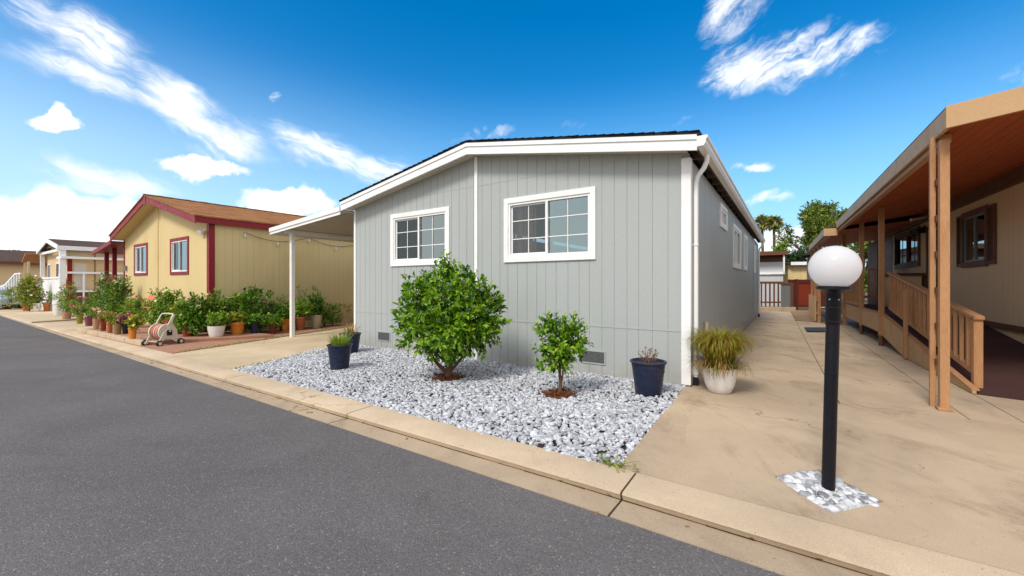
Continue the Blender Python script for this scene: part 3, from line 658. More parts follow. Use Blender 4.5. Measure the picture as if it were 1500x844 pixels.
# roof: deck with shingles, fascia boards, soffit, gutter
OF = .30
rf = MB()
for (xa, xb) in ((RX, .19), (-GW - .17, RX)):
    P = [(xa, -OF - .02, rtop(xa)), (xb, -OF - .02, rtop(xb)), (xb, GL + .3, rtop(xb)), (xa, GL + .3, rtop(xa))]
    rf.prism(P, (0, 0, .035))
ro = rf.build('roof', M['shingle'], H1); uvroof(ro)
sb = MB()                                                    # shingle butts along the gable edge
for sgn in (0, 1):
    n = 28
    for k in range(n):
        f0, f1 = k / n, (k + .97) / n; xa, xb = (RX + (.19 - RX) * f0, RX + (.19 - RX) * f1) if sgn else (RX + (-GW - .17 - RX) * f0, RX + (-GW - .17 - RX) * f1)
        j = random.uniform(-.012, .004); h0 = .034; h1 = h0 + .018
        sb.hexa([(xa, -OF - .03 + j, rtop(xa) + h0), (xb, -OF - .03 + j, rtop(xb) + h0), (xb, -OF + .3, rtop(xb) + h0), (xa, -OF + .3, rtop(xa) + h0), (xa, -OF - .03 + j, rtop(xa) + h0 + .006), (xb, -OF - .03 + j, rtop(xb) + h1), (xb, -OF + .3, rtop(xb) + h1), (xa, -OF + .3, rtop(xa) + h0 + .006)])
sb.build('shingle_edge', M['shingle'], ro)
fb = MB()
for (xa, xb) in ((RX, .15), (-GW - .15, RX)):
    for (d0, d1, zo, zl) in ((-OF, -OF + .03, -.21, -.07), (-OF - .018, -OF + .03, -.07, 0)):
        fb.hexa([(xa, d0, rtop(xa) + zo), (xb, d0, rtop(xb) + zo), (xb, d1, rtop(xb) + zo), (xa, d1, rtop(xa) + zo), (xa, d0, rtop(xa) + zl), (xb, d0, rtop(xb) + zl), (xb, d1, rtop(xb) + zl), (xa, d1, rtop(xa) + zl)])
fb.build('fascia', M['white'], H1, bevel=.003)
sf = MB()
for (xa, xb) in ((RX, -.02), (-GW - .12, RX)):
    sf.prism([(xa, -OF + .03, rtop(xa) - .17), (xb, -OF + .03, rtop(xb) - .17), (xb, .036, rtop(xb) - .17), (xa, .036, rtop(xa) - .17)], (0, 0, .015))
for x in np.arange(-GW, 0, .12): sf.box(x, x + .012, -OF + .03, 0, rtop(x) - .176, rtop(x) - .17)
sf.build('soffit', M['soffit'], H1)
eb = MB(); eb.prism([(-.03, -OF + .03, rtop(0) - .075), (.15, -OF + .03, rtop(.15) - .075), (.15, GL + .28, rtop(.15) - .075), (-.03, GL + .28, rtop(0) - .075)], (0, 0, .03)); eb.box(.118, .15, -OF + .03, GL + .28, rtop(.15) - .16, rtop(.15) - .076); eb.build('eave_board', M['rafter'], H1)
for y in np.arange(.25, GL, .61):
    b = MB(); b.prism([(0, y, rtop(0) - .20), (.117, y, rtop(.15) - .165), (.117, y, rtop(.15) - .078), (0, y, rtop(0) - .08)], (0, .04, 0)); b.build('rafter_tail', M['rafter'], H1)
gp = [(.151, 3.275), (.235, 3.275), (.262, 3.315), (.262, 3.355), (.285, 3.375), (.285, 3.41), (.272, 3.41), (.272, 3.38), (.250, 3.36), (.250, 3.32), (.228, 3.288), (.163, 3.288), (.163, 3.41), (.151, 3.41)]
gt = MB(); gt.prism([(x, -OF - .03, z) for x, z in gp], (0, GL + .6, 0))
cap_ = [(.151, 3.275), (.235, 3.275), (.262, 3.315), (.262, 3.355), (.285, 3.375), (.285, 3.41), (.151, 3.41)]
for y in (-OF - .034, GL + .571): gt.prism([(x, y, z) for x, z in cap_], (0, .004, 0))
gt.build('gutter', M['vinyl'], H1, bevel=.002)
for y, zb in ((.13, .1), (GL - .3, .14)):
    ds = MB(); ds.tube([(.205, y, 3.28), (.205, y, 3.19), (.17, y, 3.10), (.085, y, 2.99), (.062, y, 2.9), (.062, y, zb + .02)], .034, 10); ds.box(.026, .098, y - .04, y + .04, 2.0, 2.015); ds.box(.026, .098, y - .04, y + .04, zb + .05, zb + .17)
    d_ = ds.build('downspout', M['vinyl'], H1, smooth=True)
    dk = MB(); dk.box(.03, .095, y - .035, y + .035, .0, zb); dk.build('drain_pipe', M['black'], d_)
cdt = MB(); cdt.tube([(.025, 12.1, .3), (.025, 12.1, 2.9)], .012, 8); cdt.build('conduit', M['siding'], H1, smooth=True)
pp = MB(); pp.tube([(.04, 1.15, .02), (.04, 1.15, .82)], .032, 8); pp.build('pipe', M['cream'], H1, smooth=True)

# ------------------------------------------------------------------ carport
CP = empty('carport', (SO.x, SO.y, 0), GR, 'white aluminium carport canopy on a slim post between grey and yellow houses', 'carport')
X0, X1 = -11.40, -GW - .17
def cz(x): return 3.02 + (x - X0) / (X1 - X0) * .26
pn = MB(); pn.prism([(X0 + .02, -.28, cz(X0) - .03), (X1, -.28, cz(X1) - .03), (X1, 12.5, cz(X1) - .03), (X0 + .02, 12.5, cz(X0) - .03)], (0, 0, .035))
n = 24
for k in range(1, n):
    x = X0 + (X1 - X0) * k / n; pn.box(x - .008, x + .008, -.27, 12.5, cz(x) - .055, cz(x) - .029)
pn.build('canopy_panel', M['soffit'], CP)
fc = MB()
for (zo, zl, d) in ((-.13, -.055, -.30), (-.055, .055, -.325)):
    fc.hexa([(X0, d, cz(X0) + zo), (X1, d, cz(X1) + zo), (X1, -.281, cz(X1) + zo), (X0, -.281, cz(X0) + zo), (X0, d, cz(X0) + zl), (X1, d, cz(X1) + zl), (X1, -.281, cz(X1) + zl), (X0, -.281, cz(X0) + zl)])
fc.build('fascia', M['white'], CP, bevel=.003)
bm_ = MB(); bm_.box(X0 - .01, X0 + .018, -.28, 12.5, cz(X0) - .13, cz(X0) + .05); bm_.build('edge_gutter', M['white'], CP, bevel=.003)
bm_ = MB(); bm_.box(-10.81, -10.71, -.2, 12.4, cz(-10.76) - .16, cz(-10.76) - .056); bm_.build('beam', M['white'], CP, bevel=.003)
for y in (0.02, 6.0):
    ps = MB(); zb = -.085; ps.box(-10.815, -10.705, y - .05, y + .05, zb, cz(-10.76) - .16)
    for dx in (-.03, 0, .03): ps.box(-10.76 + dx - .007, -10.76 + dx + .007, y - .056, y + .056, zb + .03, cz(-10.76) - .2)
    pp_ = ps.build('post', M['white'], CP, bevel=.003)

# ------------------------------------------------------------------ stone chips
def rocks(name, m, poly, n, size, rng, parent=None, flat=.62, zoff=0., fine_near=None, sub=2, keep=None):
    pts = np.array([[p.x, p.y] for p in poly]); lo, hi = pts.min(0), pts.max(0)
    P = lo + (hi - lo) * rng.random((n * 3, 2)); ins = np.zeros(len(P), bool); j = len(pts) - 1
    for i in range(len(pts)):
        xi, yi = pts[i]; xj, yj = pts[j]
        ins ^= ((yi > P[:, 1]) != (yj > P[:, 1])) & (P[:, 0] < (xj - xi) * (P[:, 1] - yi) / (yj - yi + 1e-12) + xi); j = i
    P = P[ins][:n]
    if keep is not None: P = P[keep(P)]
    allV, allF, off = [], [], 0
    dist = np.hypot(P[:, 0], P[:, 1]); lim = fine_near or 0
    for lvl, sel in ((1, dist >= lim), (2, dist < lim)):
        Q = P[sel]; k = len(Q)
        if not k: continue
        bm = bmesh.new(); bmesh.ops.create_icosphere(bm, subdivisions=lvl, radius=1.); bv = np.array([v.co[:] for v in bm.verts]); bf = np.array([[v.index for v in f.verts] for f in bm.faces]); bm.free()
        s = size * np.exp(rng.normal(size=k).clip(-1.5, 1.3) * .32); sc = np.stack([s * (.8 + .6 * rng.random(k)), s * (.6 + .4 * rng.random(k)), s * flat * (.6 + .6 * rng.random(k))], 1) * .5
        A = rng.normal(size=(k, 3)) * np.array([.35, .35, 0]) ; yaw = rng.random(k) * 6.28
        jit = 1 + .2 * rng.normal(size=(k, len(bv), 1)).clip(-1.6, 1.6) * (1. if flat < .7 else .25)
        v = bv[None] * jit * sc[:, None, :]
        cx_, sx_ = np.cos(A[:, 0])[:, None], np.sin(A[:, 0])[:, None]; y_, z_ = v[..., 1] * cx_ - v[..., 2] * sx_, v[..., 1] * sx_ + v[..., 2] * cx_; v[..., 1], v[..., 2] = y_, z_
        cx_, sx_ = np.cos(A[:, 1])[:, None], np.sin(A[:, 1])[:, None]; x_, z_ = v[..., 0] * cx_ + v[..., 2] * sx_, -v[..., 0] * sx_ + v[..., 2] * cx_; v[..., 0], v[..., 2] = x_, z_
        cx_, sx_ = np.cos(yaw)[:, None], np.sin(yaw)[:, None]; x_, y_ = v[..., 0] * cx_ - v[..., 1] * sx_, v[..., 0] * sx_ + v[..., 1] * cx_; v[..., 0], v[..., 1] = x_, y_
        st = np.maximum(0, (Q[:, 0] - SO.x) * SD.x + (Q[:, 1] - SO.y) * SD.y)
        hump = .012 * np.sin(Q[:, 0] * 2.1) * np.cos(Q[:, 1] * 2.7 + 1)
        z = -.008 * st + zoff + hump + rng.random(k) * size * .45
        v += np.stack([Q[:, 0], Q[:, 1], z], 1)[:, None, :]
        allV.append(v.reshape(-1, 3)); allF.append((bf[None] + (np.arange(k) * len(bv))[:, None, None]).reshape(-1, 3) + off); off += k * len(bv)
    o = raw(name, np.concatenate(allV), np.concatenate(allF), m, parent)
    return o
bushP, treeP = G(657, 553), G(820, 577)
def ring(P):
    k = np.ones(len(P), bool)
    for c, r in ((bushP, .24), (treeP, .20)): k &= np.hypot(P[:, 0] - c.x, P[:, 1] - c.y) > r * (.8 + .35 * np.random.default_rng(3).random(len(P)))
    return k
tag(rocks('gravel', M['stone'], GP, 30000, .044, RNG, zoff=-.018, fine_near=5.2, keep=ring), 'white and pale grey stone chips in front of the grey house', 'gravel', kind='stuff')
pp3 = [Vector((*p, 0)) for p in pad]; pc = sum(pp3, Vector()) / 4
ppi = [pc + (p - pc) * .93 for p in pp3]
tag(rocks('pebble_bed', M['pebble'], ppi, 700, .058, RNG, flat=.75, zoff=-.045, fine_near=99), 'smooth grey and white pebbles around the lamp post', 'pebbles', kind='stuff').data.shade_smooth()
for nm, c, r in (('bush', bushP, .27), ('sapling', treeP, .225)):
    b = MB(); n = 20; b.add([(c.x, c.y, zg(c.x, c.y) + .03)] + [(c.x + r * (1 + .13 * math.sin(5 * t + 2)) * math.cos(t), c.y + r * math.sin(t), zg(c.x, c.y) - .022) for t in (2 * math.pi * k / n for k in range(n))], [(0, 1 + k, 1 + (k + 1) % n) for k in range(n)])
    bo = b.build('bark_mulch', M['bark'], recalc=False); V = []
    tag(bo, 'reddish bark mulch at the foot of the %s' % ('large bushy shrub' if nm == 'bush' else 'small thin-trunked tree'), 'mulch', kind='stuff')
    ch = np.array([[c.x, c.y]]) ; k = 420; a = RNG.random(k) * 6.28; rr = r * np.sqrt(RNG.random(k)) * .98
    P = np.stack([c.x + rr * np.cos(a), c.y + rr * np.sin(a), zg(c.x, c.y) + .012 + .012 * (1 - rr / r) + .012 * RNG.random(k)], 1); D = RNG.normal(size=(k, 3)) * np.array([1, 1, .25]); l = .03 + .035 * RNG.random(k)
    V, Fc = leafgeo(P, D, RNG.normal(size=(k, 3)) * .4 + np.array([0, 0, 1]), l, l * .35, .1, 0.); raw('bark_chips', V, Fc, M['bark'], bo)

# ------------------------------------------------------------------ bush, sapling, lamp, pots by the grey house
B = empty('lemon_shrub', bushP, 0, 'large round glossy green shrub on white stone chips below the left window', 'shrub')
rg = np.random.default_rng(11)
bl = [(0, .05, .98, .74, .72, .62), (-.42, -.05, .82, .42, .42, .40), (.42, 0, .88, .42, .42, .46), (-.12, 0, 1.42, .36, .36, .32), (.25, 0, 1.35, .36, .36, .26), (0, -.3, .75, .55, .35, .38), (-.52, 0, 1.18, .22, .25, .26), (.6, .0, 1.02, .22, .25, .36)]
foliage('foliage', M['green'], B, bl, 6000, .10, rg, fill=.62, per=9, wr=.55, twig=1.9)
for sb_ in [(-.06, 0, 1.80, .07, .06, .16), (-.62, 0, 1.42, .05, .05, .09), (-.34, 0, 1.58, .05, .05, .09), (.36, 0, 1.58, .06, .05, .10), (.02, 0, 1.7, .1, .05, .12), (.66, 0, 1.33, .07, .05, .09), (.78, 0, 1.2, .06, .05, .07), (.2, 0, 1.66, .06, .05, .1)]: foliage('shoot', M['green'], B, [sb_], 54, .09, rg, fill=.2, per=9, wr=.48, up=1.3, twig=2.2)
tips = [(.5 * math.cos(t) * random.uniform(.7, 1.1), .45 * math.sin(t), random.uniform(.6, 1.2)) for t in np.linspace(0, 6, 9)] + [(-.06, 0, 1.9), (.3, .05, 1.5), (-.4, 0, 1.5)]
stems('branches', M['trunk'], B, (0, 0, .16), tips, .022, rg)
tk = MB(); tk.tube([(0, 0, -.02), (.01, 0, .1), (.0, 0, .22), (.03, .02, .5)], [.062, .05, .042, .03], 10); tk.tube([(0, 0, .05), (-.16, -.05, .22), (-.3, -.1, .42)], [.04, .028, .02], 8); tk.tube([(0, 0, .08), (.12, .02, .2), (.28, .05, .4)], [.035, .024, .018], 8); tk.build('trunk', M['trunk'], B, smooth=True)
B = empty('young_tree', treeP, 0, 'small young tree with one thin trunk on white stone chips below the right window', 'tree')
bl = [(0, 0, .72, .24, .24, .22), (.13, 0, .85, .18, .18, .15), (-.1, 0, .88, .2, .18, .15), (0, -.05, .55, .2, .2, .15), (-.22, 0, .62, .12, .12, .12), (.22, 0, .66, .13, .13, .12), (-.24, 0, .42, .1, .1, .08), (-.02, 0, .4, .16, .14, .1)]
foliage('crown', M['green'], B, bl, 1500, .084, rg, fill=.4, per=7, wr=.52, twig=2.)
stems('branches', M['trunk'], B, (0, 0, .3), [(.2, 0, .75), (-.2, 0, .7), (.05, .1, .9), (-.1, -.1, .85), (-.24, 0, .46), (.12, 0, .9)], .012, rg)
tk = MB(); tk.tube([(0, 0, -.02), (.012, 0, .15), (-.004, 0, .3), (.01, 0, .5)], [.03, .022, .02, .014], 10); tk.tube([(.0, 0, .06), (.035, 0, .22), (.05, 0, .4)], [.014, .012, .009], 8); tk.build('trunk', M['trunk'], B, smooth=True)

LP = G(1213, 716)
L_ = empty('lamp_post', (LP.x, LP.y, -.02), 0, 'black lamp post with a round white globe standing in a square of pebbles', 'lamp post')
L_.rotation_euler = (0, R(1.6), 0)
p = MB(); p.cyl((0, 0, -.08), (0, 0, 1.30), .0405, .0405, 24); p.build('post', M['lampblack'], L_, smooth=True)
p = MB(); p.lathe([(.0415, 1.18), (.0455, 1.185), (.0455, 1.40), (.05, 1.405), (.075, 1.425), (.1, 1.43), (.105, 1.435), (.105, 1.452), (.095, 1.455), (.0, 1.455)], 28); p.build('neck', M['lampblack'], L_, smooth=True)
for z in (1.20, 1.30):
    p = MB(); p.lathe([(.0456, z), (.0475, z + .002), (.0475, z + .008), (.0456, z + .01)], 28); p.build('neck_ring', M['lampblack'], L_, smooth=True)
for t in (3.6, 4.7, 5.8):
    p = MB(); p.cyl((.045 * math.cos(t), .045 * math.sin(t), 1.36), (.051 * math.cos(t), .051 * math.sin(t), 1.36), .006, .006, 8); p.build('set_screw', M['vent'], L_, smooth=True)
p = MB(); n = 30; p.lathe([(.152 * math.cos(t), 1.588 + .152 * math.sin(t)) for t in np.linspace(R(-62), R(90), n)], 48); p.build('globe', M['globe'], L_, smooth=True)

def potgeo(kind, w, h):
    "profile of a plant pot: (radius, height)"
    r = w / 2; t = .012
    if kind == 'rim': pr = [(.0, 0), (r * .70, 0), (r * .72, .01), (r * .88, h * .80), (r * .97, h * .81), (r, h * .84), (r, h * .985), (r * .97, h), (r - t * 1.6, h), (r - t * 2, h * .9), (r * .82, h * .86), (0, h * .86)]
    elif kind == 'flare': pr = [(.0, 0), (r * .68, 0), (r * .70, .012), (r * .9, h * .86), (r * .93, h * .93), (r * 1.0, h * .955), (r * 1.0, h * .985), (r * .97, h), (r - t * 2, h), (r - t * 3, h * .93), (0, h * .9)]
    elif kind == 'bowl': pr = [(.0, 0), (r * .55, 0), (r * .62, .01), (r * .80, h * .3), (r * .93, h * .7), (r, h), (r - t, h), (r * .9, h * .88), (0, h * .86)]
    else: pr = [(.0, 0), (r * .76, 0), (r * .78, .01), (r * .97, h * .97), (r, h), (r - t, h), (r * .9, h * .88), (0, h * .86)]
    return pr
def pot(P, w, h, m, kind, label, cat='plant pot', group=None, name='potted_plant'):
    e = empty(name, P, random.uniform(0, 6), label, cat, group)
    a = MB(); a.lathe(potgeo(kind, w, h), 32); a.build('pot', m, e, smooth=True)
    s = MB(); s.lathe([(0, h * .9), (w * .2, h * .91), (w * .44, h * .885), (w * .45, h * .86)], 20, wob=.02); s.build('soil', M['soil'], e, smooth=True)
    return e
rp = np.random.default_rng(5)
P = G(497.5, 540); e = pot(P, .43, .43, M['navy'], 'flare', 'navy plastic pot of bright grass standing on the white stone chips', group='navy pots by the grey house'); blades('grass_blades', M['lime'], e, (0, 0, .38), 260, .13, .30, .012, rp, (.05, .75), .6)
P = G(513, 516); e = pot(P, .47, .42, M['navy'], 'flare', 'navy plastic pot of dry straw-coloured leaves at the left corner of the grey house', group='navy pots by the grey house'); blades('straw_blades', M['straw'], e, (0, 0, .38), 60, .12, .36, .016, rp, (.05, .8), .5)
P = G(949.5, 577); e = pot(P, .47, .44, M['navy'], 'flare', 'navy plastic pot with short rusty red stems below the grey wall', group='navy pots by the grey house'); e.rotation_euler[2] = 1.
foliage('foliage', M['rustleaf'], e, [(0, 0, .48, .15, .15, .09), (.08, 0, .52, .05, .05, .06)], 170, .04, rp, .3, 6, .4, 1.2, 2.2); stems('stems', M['trunk'], e, (0, 0, .38), [(.12, .03, .56), (-.1, 0, .55), (.03, -.1, .58), (0, .1, .52), (.05, .05, .6)], .005, rp)
hd = MB(); hd.box(-.05, .05, -.205, -.19, .30, .31); hd.build('embossed_line', M['navy'], e)
P = G(1054, 574); e = pot(P, .45, .34, M['potwhite'], 'bowl', 'white round pot with yellow-green drooping plant at the corner of the grey house')
blades('drooping_blades', M['olivegr'], e, (0, 0, .33), 2000, .14, .70, .013, rp, (.0, .40), 2.1, 13, .05, 3.2)
blades('dry_blades', M['straw'], e, (0, 0, .31), 420, .2, .42, .012, rp, (.3, 1.2), 2., 7, .08)
# little weed in the crack between kerb and path
wd = empty('weed', G(902, 683), 0, 'straggling green weed growing from the crack between kerb, stone chips and path', 'weed')
foliage('foliage', M['greenY'], wd, [(0, 0, .02, .10, .07, .025), (.13, .02, .02, .08, .04, .02), (.06, -.1, .015, .12, .03, .015), (-.1, .05, .03, .07, .05, .02)], 110, .035, rp, .1, 6, .45, .6, 1.5)
stems('stems', M['greenY'], wd, (0, 0, .005), [(.2, .02, .03), (.17, -.1, .02), (-.12, .05, .04), (.05, .1, .04)], .003, rp)
# dry leaves blown into the gutter, onto the chips and the path
LF = []
for k in range(70):
    s_ = random.uniform(-3.5, 14); p_ = on(pf_, df_, s_) - Vector((-df_.y, df_.x)) * 0; o_ = on(pa, da, s_); f = random.random() ** 3; p_ = p_.lerp(o_, f); LF.append((p_.x, p_.y, zg(p_.x, p_.y) - .05))
for k in range(60):
    f, g_2 = random.random(), random.random() ** .7; a = GP[0].lerp(GP[1], f); b2 = GP[4].lerp(GP[2], f); p_ = a.lerp(b2, g_2); LF.append((p_.x, p_.y, zg(p_.x, p_.y) + .022))
for k in range(45):
    p_ = T(random.uniform(-4.2, 1.), random.uniform(-1.5, 12)); LF.append((p_.x, p_.y, .006))
LF = np.array(LF); n = len(LF); D = RNG.normal(size=(n, 3)) * np.array([1, 1, .08]); V, Fc = leafgeo(LF, D, RNG.normal(size=(n, 3)) * .25 + np.array([0, 0, 1]), .03 + .035 * RNG.random(n), .015 + .015 * RNG.random(n), .3, .05)
tag(raw('fallen_leaves', V, Fc, M['straw']), 'scattered dry leaves in the gutter, on the chips and on the path', 'leaves', kind='stuff')
# ------------------------------------------------------------------ the yellow house
YP = Vector((-9.11, 12.3)); YZ = zg(*YP)
H2 = empty('yellow_house', (YP.x, YP.y, 0), GR, 'pale yellow house with barn red trim and brown shingle roof behind the potted plants', 'house')
def Yl(x, y, z=0.):  # local -> world
    c, s = math.cos(GR), math.sin(GR); X_, Y_ = YP.x + c * x - s * y, YP.y + s * x + c * y
    return Vector((X_, Y_, z))
YW, YR, YE, YO, YL = 8.75, -4.4, .14, .42, 16.
def yt(x): return 3.44 + .25 * min(YE - x, x + YW + YE)
wl_ = MB(); cuts = [-YW + .2032 * k for k in range(1, 43)]
y1, y2 = (-3.28, -1.62, 1.76, 3.0), (-7.35, -5.72, 1.78, 3.02)
siding(wl_, front, -YW, 0, -.4, lambda x: yt(x) - .17, cuts, [hole(*y1), hole(*y2)], gap=.006, depth=.006, extra=[YR])
siding(wl_, side, .036, YL, -.4, lambda a: 3.29, [k * .2032 for k in range(1, 78)], gap=.006, depth=.006)
bbx(wl_, side, .036, YL, YW - .035, YW, -.4, 3.25); bbx(wl_, front, -YW + .04, -.04, YL - .04, YL, -.4, 3.25)
wl_.build('wall', M['ybase'], H2)
b = MB(); b.box(YR - .17, YR - .13, -.02, .004, -.3, yt(YR - .15) - .18); b.build('batten', M['ybase'], H2)
for y in (5.2, 9.0):
    b = MB(); b.box(-.004, .018, y - .03, y + .03, -.3, 3.28); b.build('batten', M['ybase'], H2)
b = MB(); b.box(-.15, .024, -.026, -.001, -.3, 3.27); b.box(.001, .024, -.001, .13, -.3, 3.27); b.build('corner_trim', M['red'], H2, bevel=.003)
b = MB(); b.box(-YW - .024, -YW + .1, -.026, -.001, -.3, 3.27); b.build('corner_trim', M['red'], H2, bevel=.003)
b = MB(); b.box(.001, .03, 12.6, 13.4, -.3, 3.27); b.build('side_door_trim', M['red'], H2)
for k in (y1, y2): window(H2, front, *k, M['red'], M['vinyl'], tw=.1, grid=(1, 1), curtain=True)
rf = MB()
for (xa, xb) in ((YR, YE + .06), (-YW - YE - .06, YR)):
    rf.prism([(xa, -YO - .03, yt(xa)), (xb, -YO - .03, yt(xb)), (xb, YL + .4, yt(xb)), (xa, YL + .4, yt(xa))], (0, 0, .04))
ro = rf.build('roof', M['shbrown'], H2); uvroof(ro)
rc = MB(); n = 60
for k in range(n):
    y0 = -YO - .03 + (YL + .4) * k / n; rc.prism([(YR - .14, y0, yt(YR - .14) + .045), (YR, y0, yt(YR) + .075), (YR + .14, y0, yt(YR + .14) + .045)], (0, (YL + .4) / n * .98, random.uniform(-.004, .012)))
rc.build('ridge_cap', M['shbrown'], ro)
sk = MB(); sk.box(-.9, -.5, 6.2, 7.6, yt(-.7) + .0, yt(-.5) + .12); sk.build('roof_vent', M['dark'], ro)
fb = MB()
for (xa, xb) in ((YR, YE), (-YW - YE, YR)):
    fb.hexa([(xa, -YO, yt(xa) - .22), (xb, -YO, yt(xb) - .22), (xb, -YO + .035, yt(xb) - .22), (xa, -YO + .035, yt(xa) - .22), (xa, -YO, yt(xa) - .003), (xb, -YO, yt(xb) - .003), (xb, -YO + .035, yt(xb) - .003), (xa, -YO + .035, yt(xa) - .003)])
fb.box(YE - .03, YE + .03, -YO, YL + .38, yt(YE) - .19, yt(YE) - .01)
fb.prism([(YR - .13, -YO - .012, yt(YR) - .03), (YR + .13, -YO - .012, yt(YR) - .03), (YR + .1, -YO - .012, yt(YR) - .26), (YR, -YO - .012, yt(YR) - .38), (YR - .1, -YO - .012, yt(YR) - .26)], (0, .01, 0))
fb.build('fascia', M['red'], H2, bevel=.003)
sf = MB()
for (xa, xb) in ((YR, YE - .03), (-YW - YE + .03, YR)):
    sf.prism([(xa, -YO + .036, yt(xa) - .17), (xb, -YO + .036, yt(xb) - .17), (xb, .03, yt(xb) - .17), (xa, .03, yt(xa) - .17)], (0, 0, .02))
sf.prism([(.03, .03, yt(0) - .1), (YE - .03, .03, yt(0) - .1), (YE - .03, YL, yt(0) - .1), (.03, YL, yt(0) - .1)], (0, 0, .02))
sf.build('soffit', M['ybase'], H2)
fl = MB(); fl.box(-YW + .05, -.05, .05, YL - .05, .7, .74); fl.build('floor', M['dark'], H2)
# side porch under a lower roof
def ypz(x): return 3.20 + (x + YW) * .105
pr = MB(); pr.prism([(-YW - .1, -YO + .04, ypz(-YW - .1)), (-12., -YO + .04, ypz(-12)), (-12., 9, ypz(-12)), (-YW - .1, 9, ypz(-YW - .1))], (0, 0, .05)); pr.build('porch_roof', M['red'], H2)
pr = MB(); pr.hexa([(-12.02, -YO, ypz(-12) - .1), (-YW - .05, -YO, ypz(-YW) - .1), (-YW - .05, -YO + .035, ypz(-YW) - .1), (-12.02, -YO + .035, ypz(-12) - .1), (-12.02, -YO, ypz(-12) + .07), (-YW - .05, -YO, ypz(-YW) + .07), (-YW - .05, -YO + .035, ypz(-YW) + .07), (-12.02, -YO + .035, ypz(-12) + .07)]); pr.build('porch_fascia', M['red'], H2, bevel=.003)
for (x, y) in ((-10.5, .05), (-11.8, .05), (-10.5, 3.2)):
    b = MB(); b.box(x - .07, x + .07, y - .07, y + .07, -.3, ypz(x)); b.build('porch_post', M['red'], H2)
b = MB(); b.box(-11.7, -10.6, .0, .08, .3, 1.72); b.box(-11.75, -10.55, -.03, .11, 1.72, 1.8); b.build('porch_panel', M['red'], H2)
b = MB(); b.box(-11.2, -YW - .03, .75, .81, -.3, 2.9)
b.build('porch_back_wall', M['dbrown'], H2)
b = MB(); b.box(-10.3, -9.5, .70, .745, .5, 2.6); d_ = b.build('door', M['red'], H2)
b = MB(); b.box(-10.15, -9.65, .685, .695, 1.5, 2.45); b.build('door_pane', M['pane'], d_)
b = MB(); b.cyl((-.3, -.05, 3.06), (-.3, -.14, 3.0), .05, .075, 12); b.cyl((-.44, -.05, 3.06), (-.44, -.14, 3.0), .05, .075, 12); b.box(-.46, -.28, -.03, .0, 3.06, 3.12); b.build('floodlight', M['white'], H2, smooth=True)
b = MB(); b.box(-8.45, -8.33, -.07, -.001, 2.0, 2.2); b.build('meter_box', M['vent'], H2)
sl2 = empty('string_lights', (YP.x, YP.y, 0), GR, 'wire with small clear bulbs hanging along the yellow side wall under the eave', 'string lights')
an = [(.07, .9, 3.1), (.07, 3.0, 3.12), (.07, 5.2, 3.1), (.07, 7.6, 3.12), (.07, 10, 3.1)]
w_ = MB()
for a, b2 in zip(an, an[1:]):
    pts = [Vector(a).lerp(Vector(b2), f) - Vector((0, 0, .22 * math.sin(math.pi * f))) for f in np.linspace(0, 1, 9)]; w_.tube(pts, .008, 5)
w_.build('wire', M['black'], sl2, smooth=True)
for a, b2 in zip(an, an[1:]):
    for f in (.02, .5):
        p = Vector(a).lerp(Vector(b2), f) - Vector((0, 0, .22 * math.sin(math.pi * f)))
        bb = MB(); bb.lathe([(.012, 0), (.016, -.04), (.034, -.08), (.04, -.11), (.028, -.145), (0, -.155)], 10, c=p); bb.build('bulb', M['globe'], sl2, smooth=True)

# ------------------------------------------------------------------ garden edging and the potted plants
ge = empty('garden_edging', (0, 0, 0), 0, 'low tan block edging along the kerb in front of the flower pots', 'garden edging')
ea, eb_ = G(112, 486.5), G(206, 507.5); n = 5
for k in range(n):
    a, b2 = ea.lerp(eb_, k / n + .004), ea.lerp(eb_, (k + 1) / n - .004 if k < n - 1 else 1); d = (b2 - a).normalized(); o = Vector((-d.y, d.x, 0))
    if o.y < 0: o = -o
    m_ = MB(); m_.hexa([a, b2, b2 + o * .16, a + o * .16, a + Vector((0, 0, .12)), b2 + Vector((0, 0, .12)), b2 + o * .16 + Vector((0, 0, .12)), a + o * .16 + Vector((0, 0, .12))])
    m_.build('edging_block', M['kerbc'], ge, bevel=.012)
rb = MB(); dd = (eb_ - ea).normalized(); oo = Vector((-dd.y, dd.x, 0)); oo = oo if oo.y > 0 else -oo
pq = [ea + oo * .165, eb_ + oo * .165, eb_ + oo * 2.6 + dd * 1.2, ea + oo * 2.6]
rb.prism([(p.x, p.y, p.z - .05) for p in pq], (0, 0, .14)); tag(rb.build('raised_bed', M['paver']), 'raised brick terrace behind the block edging', 'terrace', kind='structure')
rq = np.random.default_rng(21)
def cosv(px): return math.cos(math.atan((px - CX) / F))
